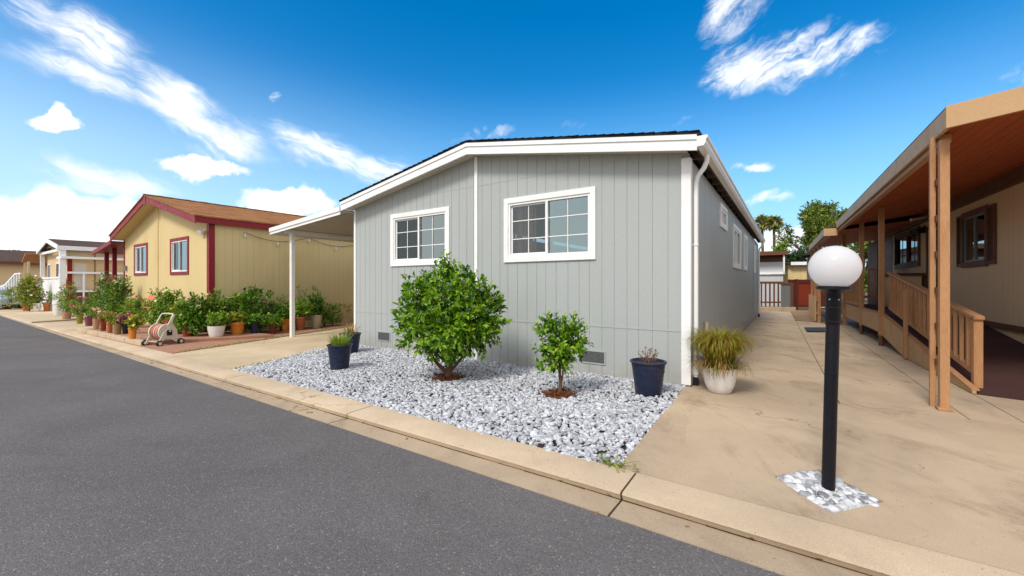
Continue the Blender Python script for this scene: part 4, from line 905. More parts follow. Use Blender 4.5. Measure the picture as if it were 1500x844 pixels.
def planted(pxl, pxr, pyt, pyb, m, kind, plant, label, group, dz=0.):
    "plant: (top row, left, right, leaf material, leaf length, leaves, flower material or None, number)"
    pc_ = (pxl + pxr) / 2; P = G(pc_, pyb, dz); Yd = P.y; w = (pxr - pxl) * Yd / F * cosv(pc_); P = P + Vector((P.x, P.y, 0)).normalized() * w * .38; Yd = P.y
    h = (pyb - pyt) * Yd / F * 1.02
    if kind == 'trough':
        e = empty('planter_trough', P, GR + .1, label, 'plant pot', group); b = MB(); r = w / 2; b.hexa([(-r * .85, -.09, 0), (r * .85, -.09, 0), (r * .85, .09, 0), (-r * .85, .09, 0), (-r, -.12, h), (r, -.12, h), (r, .12, h), (-r, .12, h)]); b.box(-r - .01, r + .01, -.13, .13, h - .03, h + .002); b.build('pot', m, e, bevel=.006)
    else:
        e = pot(P, w, h, m, kind, label, 'potted plant', group)
    top, l, r_, lm, L, n, fl_, nf = plant; nf = int(nf * 1.8); hh = max(.1, (pyt - top) * Yd / F); rw = max(.08, (r_ - l) * Yd / F * cosv(pc_) / 2) * 1.15; cx_ = ((l + r_) / 2 - pc_) * Yd / F * cosv(pc_)
    vx = Vector((P.y, -P.x, 0)).normalized() * cx_; rz = -e.rotation_euler[2]; vx = Vector((vx.x * math.cos(rz) - vx.y * math.sin(rz), vx.x * math.sin(rz) + vx.y * math.cos(rz), 0))
    bl = [(vx.x, vx.y, h + hh * .42, rw * .85, rw * .85, hh * .5)]
    for k in range(4):
        a = rq.random() * 6.28; f = .45 + .2 * rq.random(); bl.append((vx.x + math.cos(a) * rw * .6, vx.y + math.sin(a) * rw * .6, h + hh * (.3 + .5 * rq.random()), rw * f * .75, rw * f * .75, hh * f * .5))
    foliage('foliage', lm, e, bl, int(n * 2), L * 1.1, rq, .4, 7, .58, .6)
    stems('stems', M['trunk'], e, (0, 0, h * .85), [(b_[0], b_[1], b_[2]) for b_ in bl], .008, rq)
    if fl_:
        B_ = np.array(bl)[rq.integers(0, len(bl), nf)]; u = unit(rq.normal(size=(nf, 3)) + np.array([.2, -.8, .6]))
        [blooms('flower', fl_, e, [pt], .10, rq) for pt in B_[:, :3] + u * B_[:, 3:6] * 1.05]
    return e
GA, GB_, GC = 'pots in front of the cream house', 'pots on the edging in front of the yellow house', 'pots along the yellow side wall'
m_ = M
PL = [
 (3, 19, 443, 453, 'rust', 'bowl', (428, 1, 22, 'greenM', .07, 260, None, 0), 'wide rust red bowl of green leaves at the far left end of the pots', GA),
 (31, 46, 443, 455.5, 'terracotta', 'rim', (432, 22, 47, 'greenY', .06, 300, 'fl_orange', 8), 'terracotta pot of yellowish leaves between the red bowl and a white pot', GA),
 (47, 61, 444.5, 456.5, 'potwhite', 'flare', (430, 46, 62, 'greenM', .06, 260, 'fl_white', 6), 'plain white pot of green leaves between two terracotta pots', GA),
 (62, 75, 443.5, 456, 'terracotta', 'rim', (427, 60, 82, 'greenM', .06, 300, 'fl_peach', 5), 'terracotta pot in the shade of the white porch post', GA),
 (76, 96, 443, 462, 'potwhite', 'rim', (428, 74, 100, 'greenM', .06, 260, 'fl_white', 14), 'tall white urn-shaped pot with white flowers, first beyond the flagstone step', GA),
 (89, 106, 457, 469.5, 'beigepot', 'bowl', (440, 86, 114, 'greenM', .06, 360, None, 0), 'wide dusty pink bowl overflowing with green leaves', GB_),
 (110.5, 123, 461.5, 474.5, 'olive', 'rim', (446, 104, 126, 'greenM', .05, 260, 'fl_pink', 6), 'olive green glazed pot next to a plum coloured pot', GB_),
 (123.5, 137, 464.5, 478, 'purple', 'taper', (450, 118, 140, 'greenB', .05, 260, 'fl_orange', 14), 'plum coloured pot with orange flowers', GB_),
 (135, 147, 467, 482, 'beigepot', 'taper', (452, 132, 152, 'greenM', .05, 260, 'fl_peach', 12), 'faded beige pot with peach flowers', GB_),
 (146, 156.5, 469.5, 484.5, 'rust', 'taper', (457, 143, 160, 'greenM', .05, 220, 'fl_pink', 14), 'narrow dull red pot with a tuft of pink flowers', GB_),
 (155.5, 166, 472.5, 487.5, 'terracotta', 'rim', (459, 152, 172, 'greenY', .05, 240, 'fl_magenta', 4), 'small terracotta pot with yellow-green leaves and a few magenta flowers', GB_),
 (165.5, 179, 474.5, 489.5, 'mud', 'taper', (462, 163, 184, 'greenY', .05, 260, 'fl_pink', 9), 'mossy brown pot with pale leaves and pink flowers', GB_),
 (178, 190, 474, 489, 'black', 'taper', (462, 174, 200, 'greenB', .05, 220, 'fl_magenta', 26), 'black pot under a mass of magenta-pink flowers', GB_),
 (187, 201, 481.5, 498, 'orange', 'flare', (464, 184, 208, 'greenY', .06, 320, 'fl_yellow', 8), 'orange pot of yellow-green leaves beside the hose reel', GB_),
 (247, 268, 480, 493, 'rust', 'trough', (465, 244, 266, 'greenY', .06, 300, None, 0), 'long dark red trough just behind the hose reel', GC),
 (266, 284, 477.5, 497, 'rust', 'taper', (462, 262, 288, 'greenM', .08, 380, None, 0), 'deep maroon pot of broad leaves beside the white pot with a scalloped rim', GC),
 (284, 303, 478.5, 491, 'rust', 'trough', (466, 283, 306, 'greenY', .06, 280, None, 0), 'dark red trough half hidden behind the white bowl pot', GC),
 (303, 331, 478.5, 497.5, 'potwhite', 'bowl', (460, 302, 333, 'greenM', .07, 420, None, 0), 'broad white bowl pot of leafy green on the red brick', GC),
 (335.5, 360, 473, 494, 'orange', 'rim', (458, 334, 360, 'greenY', .075, 320, None, 0), 'bright orange clay pot to the right of the broad white bowl', GC),
 (366, 380, 475, 492, 'navy', 'rim', (462, 358, 386, 'greenB', .07, 320, None, 0), 'dark blue pot between the bright orange pot and a tiny red one', GC),
 (394, 406, 475.5, 489, 'rust', 'flare', (463, 384, 412, 'greenM', .08, 240, None, 0), 'little red pot with a few large leaves', GC),
 (410.5, 426, 467.5, 485.5, 'orange', 'rim', (452, 404, 428, 'greenB', .07, 340, None, 0), 'orange clay pot partly hidden by the carport post', GC),
 (432, 448.5, 465, 483.5, 'terracotta', 'rim', (440, 430, 456, 'greenM', .08, 420, 'fl_yellow', 3), 'ribbed terracotta pot directly right of the carport post', GC),
 (453.5, 473, 462.5, 480.5, 'cream', 'flare', (436, 450, 476, 'greenB', .08, 460, 'fl_white', 2), 'cream plastic tub of dark green leaves under the carport', GC),
 (474, 489, 461.5, 475, 'rust', 'rim', (452, 472, 490, 'greenM', .06, 240, None, 0), 'dark red clay pot just right of the cream tub', GC),
 (496, 510, 460, 472.5, 'rust', 'rim', (436, 486, 516, 'greenB', .08, 460, 'fl_peach', 3), 'brown-red pot of bushy leaves by the grey house corner', GC),
]
for (a0, a1, t0, b0, mm, kd__, pln, lab, grp) in PL:
    pln = (*pln[:3], M[pln[3]], *pln[4:6], M[pln[6]] if pln[6] else None, pln[7])
    planted(a0, a1, t0, b0, M[mm], kd__, pln, lab, grp, dz=.1 if 112 < (a0 + a1) / 2 < 204 else .02 if a0 > 204 else 0.)
def onside(px, pyb):
    "a spot of the planting strip beside the yellow walls (or on the open ground in front of the cream house)"
    t = (px - CX) / F; c, s = math.cos(GR), math.sin(GR)
    if px < 120: return G(px, pyb, .02)
    for axis, off in ((0, .55), (1, -.62)):
        u = Vector((c, s)) if axis == 0 else Vector((-s, c))
        Y_ = (YP.dot(u) + off) / (u.x * t + u.y); P = Vector((t * Y_, Y_)); lx, ly = (P - YP).dot(Vector((c, s))), (P - YP).dot(Vector((-s, c)))
        if (axis == 0 and ly > -.65) or axis == 1: return Vector((P.x, P.y, zg(P.x, P.y) + (.09 if px < 206 else .02)))
def shrub(px, pyb, pyt, wpx, lm, L, n, label, fl_=None, nf=0, tall=None, dz=.05, grp='bushy plants behind the flower pots', fs=.08):
    P = onside(px, pyb); k = P.y / F; pyb = HY + F * (EYE - P.z) / P.y; h = (pyb - pyt) * k; r = wpx * 1.25 * k * cosv(px) / 2
    e = empty('bushy_plant', P, 0, label, 'plant', grp)
    bl = [(0, 0, h * .55, r * .8, r * .8, h * .38), (r * .4, -.1, h * .35, r * .6, r * .6, h * .26), (-r * .45, 0, h * .4, r * .55, r * .55, h * .28), (r * .25, .1, h * .78, r * .45, r * .45, h * .2), (-r * .3, 0, h * .75, r * .42, r * .42, h * .2), (0, 0, h * .9, r * .25, r * .25, h * .12)]
    foliage('foliage', lm, e, bl, int(n * 2.2), L, rq, .4, 7, .55, .6); tp = [b_[:3] for b_ in bl]
    if tall:
        for (dx, top) in tall:
            hz = (pyb - top) * k; tp.append((dx * k, 0, hz)); foliage('shoot', lm, e, [(dx * k, 0, hz - .12, .07, .07, .12)], 42, L * .9, rq, .2, 7, .5, .9)
    stems('stems', M['trunk'], e, (0, 0, 0), tp, .012, rq)
    if fl_:
        B_ = np.array(bl)[rq.integers(0, len(bl), nf)]; u = unit(rq.normal(size=(nf, 3)) * .8 + np.array([.3, -.8, .5])); [blooms('flower', fl_, e, [pt], fs, rq) for pt in B_[:, :3] + u * B_[:, 3:6] * 1.05]
    return e
shrub(43, 456, 403, 46, M['greenY'], .10, 2200, 'yellow-green bush with white flowers beside the white porch skirting', M['fl_white'], 26, grp='bushes by the cream house', fs=.13)
shrub(15, 454, 418, 26, M['greenY'], .08, 500, 'low yellow-green bush above the wide red bowl', M['fl_white'], 5, grp='bushes by the cream house')
shrub(100, 463, 412, 30, M['greenY'], .08, 620, 'reddish-green shrub rising in front of the white railing', M['fl_red'], 10, grp='bushes by the cream house')
shrub(116, 470, 436, 26, M['greenM'], .07, 420, 'green plant with two large pink flowers', M['fl_pink'], 5, fs=.2)
shrub(139, 470, 424, 30, M['greenM'], .07, 520, 'leafy plant below a dark upright plant', M['fl_white'], 4)
shrub(150, 466, 402, 26, M['greenB'], .10, 420, 'dark upright plant in front of the red porch panel', None, 0, [(5, 398)])
shrub(172, 476, 407, 50, M['greenB'], .085, 1500, 'tallest dark green rose bush with scattered pink buds', M['fl_peach'], 16, [(14, 404)])
shrub(203, 480, 435, 40, M['greenM'], .075, 760, 'bushy plant topped with small red flowers left of the coral bloom', M['fl_red'], 9, [(20, 425)])
shrub(225, 480, 436, 26, M['greenM'], .08, 360, 'plant with one big coral red bloom', M['fl_coral'], 4, fs=.26)
shrub(246, 484, 426, 48, M['greenM'], .10, 900, 'bright green bush behind the hose reel', M['fl_white'], 4, [(-14, 424)])
shrub(281, 486, 433, 44, M['greenB'], .10, 880, 'dark green bush below the red corner trim', M['fl_peach'], 5)
shrub(309, 485, 429, 38, M['greenM'], .09, 660, 'bush touching the red corner post', M['fl_peach'], 2, [(8, 424)])
shrub(343, 483, 432, 44, M['greenM'], .09, 760, 'yellow-tipped bush behind the bright orange pot', M['fl_yellow'], 5)
shrub(369, 484, 424, 46, M['greenB'], .12, 700, 'large-leaved bush beside the dark blue pot', None, 0, [(5, 422), (24, 424)])
shrub(398, 478, 440, 34, M['greenB'], .07, 560, 'fine-leaved dark plant behind the little red pot', None, 0, [(-4, 424)])
shrub(411, 476, 430, 22, M['greenM'], .06, 420, 'upright feathery plant left of the carport post')
shrub(440, 472, 432, 24, M['greenM'], .06, 300, 'thin plant with tall wispy stems right of the carport post', None, 0, [(-2, 418), (8, 424)])
shrub(462, 470, 430, 24, M['greenB'], .07, 260, 'tall stemmed plant rising from behind the cream tub', None, 0, [(-2, 420), (4, 424)])
shrub(487, 468, 444, 28, M['greenB'], .07, 420, 'low dark plant near the red door trim', M['fl_peach'], 2)
e = planted(444, 487, 441, 449, M['rust'], 'trough', (437, 446, 486, M['greenB'], .05, 120, None, 0), 'long maroon trough raised on a ledge against the yellow side wall', GC, dz=.62)
b = MB(); b.box(-.75, .75, -.12, .12, -.64, -.005); b.build('ledge', M['dbrown'], e)
shrub(188, 486, 441, 26, M['greenM'], .07, 420, 'low leafy plant between the tallest rose bush and the red-topped plant', M['fl_peach'], 5)
shrub(158, 482, 446, 26, M['greenY'], .06, 420, 'low yellow-green plant at the foot of the tallest rose bush', M['fl_pink'], 8)
shrub(262, 490, 441, 28, M['greenY'], .08, 420, 'yellow-green bush over the long red trough', M['fl_yellow'], 3)
shrub(326, 488, 438, 28, M['greenB'], .09, 420, 'dark leafy bush above the broad white bowl pot')
shrub(424, 478, 440, 24, M['greenM'], .07, 360, 'bushy plant directly behind the carport post')
shrub(475, 472, 446, 26, M['greenM'], .07, 320, 'low green plant between the cream tub and the house corner')
# flat saucers and stepping stones
sv = G(17, 453); b = MB(); b.lathe([(0, 0), (.42, 0), (.5, .05), (.52, .06), (.47, .06), (.4, .03), (0, .03)], 24, c=sv + Vector((.5, .2, 0))); tag(b.build('saucer', M['cream'], smooth=True), 'flat pale saucer on the ground beneath the wide red bowl', 'saucer')
for (px, py, w_, lab) in ((268, 497.5, .55, 'pale flat stone slab under the maroon pot'), (294, 494.5, .5, 'flat mossy stone slab beside the white bowl pot')):
    p = G(px, py, .02); b = MB(); b.hexa([p + Vector(v) for v in ((-w_ / 2, -.12, 0), (w_ / 2, -.2, 0), (w_ / 2 + .05, .2, 0), (-w_ / 2, .25, 0), (-w_ / 2, -.12, .04), (w_ / 2, -.2, .045), (w_ / 2 + .05, .2, .045), (-w_ / 2, .25, .04))]); tag(b.build('stepping_stone', M['kerbc'], bevel=.01), lab, 'stone slab', 'stone slabs by the pots')
p0, p1 = G(46, 473.5), G(92, 468.5); b = MB(); o = Vector((.5, 2.6, 0)); b.hexa([p0, p1, p1 + o, p0 + o, p0 + Vector((0, 0, .06)), p1 + Vector((0, 0, .06)), p1 + o + Vector((0, 0, .06)), p0 + o + Vector((0, 0, .06))]); tag(b.build('flagstone', M['drive'], bevel=.01), 'wide flat slab forming a low step before the white pots', 'stone slab')
# moss and grass in the crack along the driveway
mo = k0; pts = []
for f in np.linspace(.02, .62, 170): pts.append(k0.lerp(e2, f * .55) + Vector((random.gauss(0, .03), random.gauss(0, .03), .015)))
P = np.array([tuple(p) for p in pts for _ in range(5)]) + rq.normal(size=(850, 3)) * np.array([.03, .03, .004]); D = rq.normal(size=(850, 3)) + np.array([0, 0, .7]); V, Fc = leafgeo(P, D, rq.normal(size=(850, 3)), .03 + .03 * rq.random(850), np.full(850, .012)); tag(raw('moss', V, Fc, M['greenY']), 'moss and short grass in the crack between brick and driveway', 'moss', kind='stuff')
P = np.array([tuple(g0.lerp(g1, f) + Vector((random.gauss(0, .02), random.gauss(0, .02), 0))) for f in rq.random(260)]); D = rq.normal(size=(260, 3)) + np.array([0, 0, .7]); V, Fc = leafgeo(P, D, rq.normal(size=(260, 3)), .02 + .03 * rq.random(260), np.full(260, .012)); tag(raw('edge_moss', V, Fc, M['greenY']), 'thin moss between the driveway and the stone chips', 'moss', kind='stuff')

# ------------------------------------------------------------------ hose reel
hp = G(233, 506, .01); hp = hp + Vector((.0, .08, 0))
HR = empty('hose_reel', hp, R(-16), 'beige wheeled garden hose reel cart with orange and grey hose', 'hose reel'); HR.scale = (.82, .82, .82)
pl_ = mat('beige_plastic', (.62, .56, .46), .45, .06, 6., .05, 60., 0, 40, (.4, .33, .25), .35, 7.)
hz1, hz2 = mat('orange_hose', (.62, .16, .06), .45, .2, 20.), mat('grey_hose', (.5, .44, .45), .45, .25, 20.)
r, ax_z = .25, .40
for sx_ in (-.26, .26):
    b = MB(); pf = [(-.30, .06), (-.22, .05), (-.08, .20), (.10, .17), (.24, .06), (.36, .05), (.38, .12), (.27, .26), (.26, .44), (.16, .60), (.06, .66), (-.04, .64), (-.02, .5), (-.13, .40), (-.22, .22)]
    b.prism([(sx_ - .015, y, z) for y, z in pf], (.03, 0, 0)); b.build('side_frame', pl_, HR, bevel=.006)
    b = MB(); b.lathe([(.02, -.012), (r, -.012), (r, .012), (.02, .012)], 36, c=(sx_ * .78, .02, ax_z), axis='x'); b.lathe([(r - .02, -.02), (r + .006, -.02), (r + .006, .02), (r - .02, .02)], 36, c=(sx_ * .78, .02, ax_z), axis='x'); b.build('drum_flange', pl_, HR, smooth=True)
    b = MB(); b.tube([(sx_, .0, .62), (sx_, .10, .80), (sx_, .15, .90)], .022, 8); b.build('handle_arm', pl_, HR, smooth=True)
    for (y, zr) in ((-.26, .085), (.34, .085)):
        b = MB(); b.lathe([(.035, -.03), (zr, -.03), (zr + .006, -.018), (zr + .006, .018), (zr, .03), (.035, .03)], 24, c=(sx_ * 1.16, y, zr), axis='x'); wh = b.build('wheel', M['black'], HR, smooth=True)
        b = MB(); b.lathe([(0, -.033), (.05, -.033), (.055, -.02), (.055, .02), (.05, .036), (0, .036)], 20, c=(sx_ * 1.16, y, zr), axis='x'); b.build('hub', pl_, wh, smooth=True)
b = MB(); b.lathe([(.1, -.2), (.1, .2)], 24, c=(0, .02, ax_z), axis='x'); b.build('drum', pl_, HR, smooth=True)
for k in range(13):
    x = -.175 + k * .0285; b = MB(); rr = .2 + (.02 if k % 3 else 0); ts = np.linspace(0, 2 * math.pi, 30); b.tube([(x + .014 * t / 6.28, .02 + rr * math.cos(t), ax_z + rr * math.sin(t)) for t in ts], .0145, 7, False); b.build('hose_coil', hz1 if k % 5 in (1, 2) or k > 9 else hz2, HR, smooth=True)
b = MB(); b.tube([(-.26, .15, .90), (-.24, .165, .935), (-.1, .17, .95), (.1, .17, .95), (.24, .165, .935), (.26, .15, .90)], .022, 8); b.build('handle', pl_, HR, smooth=True)
b = MB(); b.hexa([(.215, .02, .62), (.275, .02, .62), (.275, .10, .60), (.215, .10, .60), (.215, .15, .93), (.275, .15, .93), (.275, .20, .91), (.215, .20, .91)]); b.build('handle_bracket', pl_, HR, bevel=.01)
b = MB(); b.box(.278, .30, -.05, .10, .30, .46); b.build('side_recess', M['black'], HR, bevel=.02)
b = MB(); b.tube([(.28, .02, ax_z + .02), (.34, .02, ax_z + .02), (.34, -.02, ax_z + .14), (.37, -.02, ax_z + .14)], .016, 8); b.build('crank', pl_, HR, smooth=True)
b = MB(); b.box(-.12, .14, .06, .16, .66, .71); b.tube([(-.1, .1, .71), (.0, .1, .75), (.12, .1, .7)], .02, 8); b.build('hose_tray', M['rust'], HR, bevel=.01)
for y in (-.2, .2):
    b = MB(); b.cyl((-.27, y, .12), (.27, y, .12), .014, .014, 8); b.build('axle_rod', pl_, HR, smooth=True)
# ------------------------------------------------------------------ the tan house with its long porch roof
H3 = empty('tan_house', (TO.x, TO.y, 0), TROT, 'tan house with brown porch roof on timber posts beside the concrete path', 'house')
WX, WL = 1.95, 16.4
def wallp(a, d, z): return (WX + d, a, z)
def tz(x): return 3.37 + .13 * (min(x, 9. - x))
wl_ = MB(); t1, t2, dr_ = (5.02, 6.98, 1.80, 3.04), (9.95, 12.9, 1.98, 3.16), (8.35, 9.25, .80, 2.95)
siding(wl_, wallp, 0, WL, -.1, lambda a: 3.50, [.1 + .2032 * k for k in range(84)], [(5.4, 6.65, 1.9, 2.96), hole(*t2), hole(*dr_)], gap=.007, depth=.007)
for k in range(1): bbx(wl_, lambda a, d, z: (a, d, z), WX + .04, 9., .0, .035, -.1, 3.4)
bbx(wl_, lambda a, d, z: (a, d, z), 8.96, 9., .04, WL, -.1, 3.4); bbx(wl_, lambda a, d, z: (a, d, z), WX + .04, 8.95, WL - .04, WL, -.1, 3.4)
wl_.build('wall', M['tan'], H3)
fl = MB(); fl.box(WX + .05, 8.9, .05, WL - .05, .6, .64); fl.build('floor', M['dark'], H3)
rf = MB(); rf.prism([(-.04, -.27, tz(-.04) + .002), (4.5, -.27, tz(4.5) + .002), (4.5, 9.45, tz(4.5) + .002), (-.04, 9.45, tz(-.04) + .002)], (0, 0, .04)); rf.prism([(4.5, -.27, tz(4.5)), (9.3, -.27, tz(9.3)), (9.3, WL, tz(9.3)), (4.5, WL, tz(4.5))], (0, 0, .04)); rf.prism([(-.34, 9.46, 3.17), (4.5, 9.46, 3.8), (4.5, 16.3, 3.8), (-.34, 16.3, 3.17)], (0, 0, .04))
ro = rf.build('roof', M['shdull'], H3); uvroof(ro)
fb = MB()
fb.hexa([(-.05, -.28, tz(-.05) - .205), (9.3, -.28, tz(9.3) - .205), (9.3, -.24, tz(9.3) - .205), (-.05, -.24, tz(-.05) - .205), (-.05, -.28, tz(-.05) + .045), (9.3, -.28, tz(9.3) + .045), (9.3, -.24, tz(9.3) + .045), (-.05, -.24, tz(-.05) + .045)]) if False else None
P = [(-.05, tz(-.05)), (4.5, tz(4.5)), (9.3, tz(9.3))]
for (a, b2) in zip(P, P[1:]): fb.hexa([(a[0], -.28, a[1] - .205), (b2[0], -.28, b2[1] - .205), (b2[0], -.24, b2[1] - .205), (a[0], -.24, a[1] - .205), (a[0], -.28, a[1] + .04), (b2[0], -.28, b2[1] + .04), (b2[0], -.24, b2[1] + .04), (a[0], -.24, a[1] + .04)])
o_ = fb.build('fascia', M['fascia'], H3, bevel=.004)
for (y0, y1, x, z0, z1) in ((-.236, 3.9, -.05, 3.16, 3.38), (3.904, 9.45, -.05, 3.16, 3.38), (9.49, 14.5, -.36, 2.95, 3.18), (14.504, 16.3, -.36, 2.95, 3.18)):
    b = MB(); b.box(x, x + .04, y0, y1, z0, z1); b.build('fascia', M['fascia'], H3, bevel=.004)
b = MB(); b.box(-.36, -.008, 9.452, 9.488, 2.95, 3.18); b.build('fascia', M['fascia'], H3, bevel=.004)
nl = MB()
for y in np.arange(.3, 9.4, .8):
    z, y_ = random.choice((3.19, 3.34, 3.27)), y + random.uniform(-.35, .35); nl.cyl((-.0505, y_, z), (-.053, y_, z), .006, .006, 6)
nl.build('nail_head', M['rust'], H3)
n = 15; sf = MB()
for k in range(n):                                            # soffit boards run along the porch
    x0, x1 = -.005 + (WX + .02) * k / n, -.005 + (WX + .02) * (k + .965) / n
    z0, z1 = 3.20 + .13 * x0, 3.20 + .13 * x1; sf.hexa([(x0, -.235, z0), (x1, -.235, z1), (x1, 9.44, z1), (x0, 9.44, z0), (x0, -.235, z0 + .015), (x1, -.235, z1 + .015), (x1, 9.44, z1 + .015), (x0, 9.44, z0 + .015)])
sf.prism([(-.3, 9.47, 3.06), (WX, 9.47, 3.3), (WX, 16.2, 3.3), (-.3, 16.2, 3.06)], (0, 0, .02))
sf.build('soffit', M['redwood'], H3)
b = MB(); b.box(WX - .09, WX - .002, -.1, WL, 3.20, 3.47); b.build('frieze_board', M['dbrown'], H3)
b = MB(); b.box(-.0, .09, .1, 9.4, 3.085, 3.195); b.build('porch_beam', M['timber'], H3, bevel=.004)
b = MB(); b.box(-.3, -.2, 9.5, 16.2, 2.9, 3.05); b.build('porch_beam', M['timber'], H3, bevel=.004)
b = MB(); b.box(-.040, .042, -.040, .042, .0, 3.1); b.box(-.06, .06, -.06, .06, .002, .035); b.build('post', M['timber'], H3, bevel=.004)
b = MB(); b.box(-.085, -.035, .12, .17, .0, 3.18)
b.build('post', M['timber'], H3, bevel=.004)
for z in np.arange(.5, 3., .42):
    bk_ = MB(); bk_.box(-.05, -.02, .05, .118, z, z + .07); bk_.build('post_spacer', M['dbrown'], H3)
for (x, y, z0, z1) in ((.46, 6.12, .24, 3.24), (.46, 8.75, .24, 3.24), (.42, 11.9, 0, 3.12), (-.25, 12.6, 0, 2.92), (-.25, 14.4, 0, 2.92), (-.25, 16.1, 0, 2.92)):
    b = MB(); b.box(x - .05, x + .05, y - .05, y + .05, z0, z1); b.build('post', M['timber'], H3, bevel=.004)
for (x, y) in ((.46, 6.12), (.46, 8.75)):
    b = MB(); b.cyl((x, y, -.02), (x, y, .26), .05, .05, 10); b.build('footing', M['dbrown'], H3)
# front window with shutters
wf = MB(); a0, a1, z0, z1 = 5.40, 6.65, 1.88, 2.98
for (u0, u1, w0, w1) in ((a0 - .02, a1 + .02, z1 - .07, z1 + .05), (a0 - .02, a1 + .02, z0 - .07, z0 + .05), (a0 - .02, a0 + .05, z0 + .05, z1 - .07), (a1 - .05, a1 + .02, z0 + .05, z1 - .07)): bbx(wf, wallp, u0, u1, -.045, .01, w0, w1)
wn = wf.build('window', M['dbrown'], H3, bevel=.004)
s = MB(); am = (a0 + a1) / 2
for (u0, u1, w0, w1) in ((a0 + .05, a1 - .05, z0 + .05, z0 + .085), (a0 + .05, a1 - .05, z1 - .105, z1 - .07), (a0 + .05, a0 + .085, z0 + .085, z1 - .105), (a1 - .085, a1 - .05, z0 + .085, z1 - .105), (am - .018, am + .018, z0 + .085, z1 - .105)): bbx(s, wallp, u0, u1, -.02, .03, w0, w1)
s.build('sash', M['vent'], wn)
for (u0, u1) in ((a0 + .085, am - .018), (am + .018, a1 - .085)):
    b = MB(); bbx(b, wallp, u0, u1, .005, .009, z0 + .085, z1 - .105); b.build('pane', M['pane'], wn)
b = MB(); bbx(b, wallp, a0 + .4, a0 + .62, .12, .125, z0, z1); b.build('curtain', M['curtain'], wn)
for (u0, u1) in ((5.02, 5.37), (6.68, 6.98)):
    s = MB(); zt_, zb_ = 3.0, 1.84
    for (p0, p1, w0, w1) in ((u0, u1, zt_ - .06, zt_), (u0, u1, zb_, zb_ + .06), (u0, u0 + .045, zb_ + .06, zt_ - .06), (u1 - .045, u1, zb_ + .06, zt_ - .06)): bbx(s, wallp, p0, p1, -.04, -.001, w0, w1)
    for z in np.arange(zb_ + .07, zt_ - .08, .045): s.hexa([wallp(u0 + .045, -.035, z), wallp(u1 - .045, -.035, z), wallp(u1 - .045, -.03, z - .004), wallp(u0 + .045, -.03, z - .004), wallp(u0 + .045, -.012, z + .04), wallp(u1 - .045, -.012, z + .04), wallp(u1 - .045, -.007, z + .036), wallp(u0 + .045, -.007, z + .036)])
    s.build('shutter', M['timber'] if False else M['dbrown'], H3)
window(H3, wallp, *t2, M['dbrown'], M['dbrown'], grid=(2, 1), tw=.12, curtain=False, proud=.05)
lv = MB()
for u in (10.6, 11.9):
    for z in np.arange(2.15, 3.0, .1): bbx(lv, wallp, u, u + .32, .10, .115, z, z + .07)
lv.build('louvre_blind', M['potwhite'], H3)
b = MB(); bbx(b, wallp, *dr_[:2], .02, .06, dr_[2], dr_[3]); d_ = b.build('door', M['dbrown'], H3)
b = MB()
for (u0, u1, w0, w1) in ((8.27, 8.35, .74, 3.03), (9.25, 9.33, .74, 3.03), (8.35, 9.25, 2.95, 3.03)): bbx(b, wallp, u0, u1, -.03, .02, w0, w1)
b.build('door_frame', M['dbrown'], H3); b = MB(); bbx(b, wallp, 8.42, 8.5, -.05, .02, 1.7, 1.8); b.build('handle', M['vent'], d_)
b = MB(); bbx(b, wallp, 9.45, 9.6, -.04, 0, 2.9, 3.1); b.cyl((WX - .04, 9.5, 3.0), (WX - .22, 9.42, 2.92), .07, .1, 12); b.cyl((WX - .04, 9.55, 3.0), (WX - .2, 9.72, 2.92), .07, .1, 12); b.build('wall_lamp', M['black'], H3, smooth=True)
b = MB(); b.bar((WX - .02, 9.0, 3.3), (WX - .5, 8.5, 3.18), .05, .07); b.build('bracket', M['white'], H3)
b = MB(); bbx(b, wallp, 13.4, 16.6, -.012, -.002, .75, 3.19); b.build('entry_panel', M['dbrown'], H3)
b = MB(); bbx(b, wallp, -.0, 5.4, -.075, -.03, .62, .72); rl = b.build('wall_rail', M['dbrown'], H3, bevel=.006)

# wheelchair ramp with landing and railings
RP = empty('wheelchair_ramp', (TO.x, TO.y, 0), TROT, 'brown carpeted access ramp with timber railing rising to the porch of the tan house', 'ramp')
E0, E1, EU0, EU1, LZ = .59, .50, 1.17, 6.2, .70
def edge(u): return E0 + (E1 - E0) * (u - EU0) / (EU1 - EU0)
def rz_(u): return LZ * max(0, min(1, (u - EU0) / (EU1 - EU0))) + .012
b = MB(); b.hexa([(E0, EU0, .004), (WX - .01, EU0 - .35, .004), (WX - .01, EU1, LZ - .03), (E1, EU1, LZ - .03), (E0, EU0, .014), (WX - .01, EU0 - .35, .014), (WX - .01, EU1, LZ + .012), (E1, EU1, LZ + .012)]); b.build('ramp_carpet', M['carpet'], RP)
b = MB(); b.box(E1 - .02, WX - .01, EU1 + .002, 13.2, LZ - .03, LZ + .012); b.build('landing_deck', M['carpet'], RP)
sk = MB(); n = 12
us = list(np.linspace(EU0 + .0, EU1, n))
for u0, u1 in zip(us, us[1:]):
    zt0, zt1 = rz_(u0) + .035, rz_(u1) + .035; zb0, zb1 = max(.008, rz_(u0) - .44), max(.008, rz_(u1) - .44)
    x0, x1 = edge(u0), edge(u1); sk.hexa([(x0 - .04, u0, zb0), (x1 - .04, u1, zb1), (x1, u1, zb1), (x0, u0, zb0), (x0 - .04, u0, zt0), (x1 - .04, u1, zt1), (x1, u1, zt1), (x0, u0, zt0)])
sk.build('skirt_board', M['fascia'], RP)
sk = MB(); sk.box(E1 - .06, E1 - .02, EU1, 13.2, LZ - .40, LZ + .04); sk.build('skirt_board', M['fascia'], RP, bevel=.003)
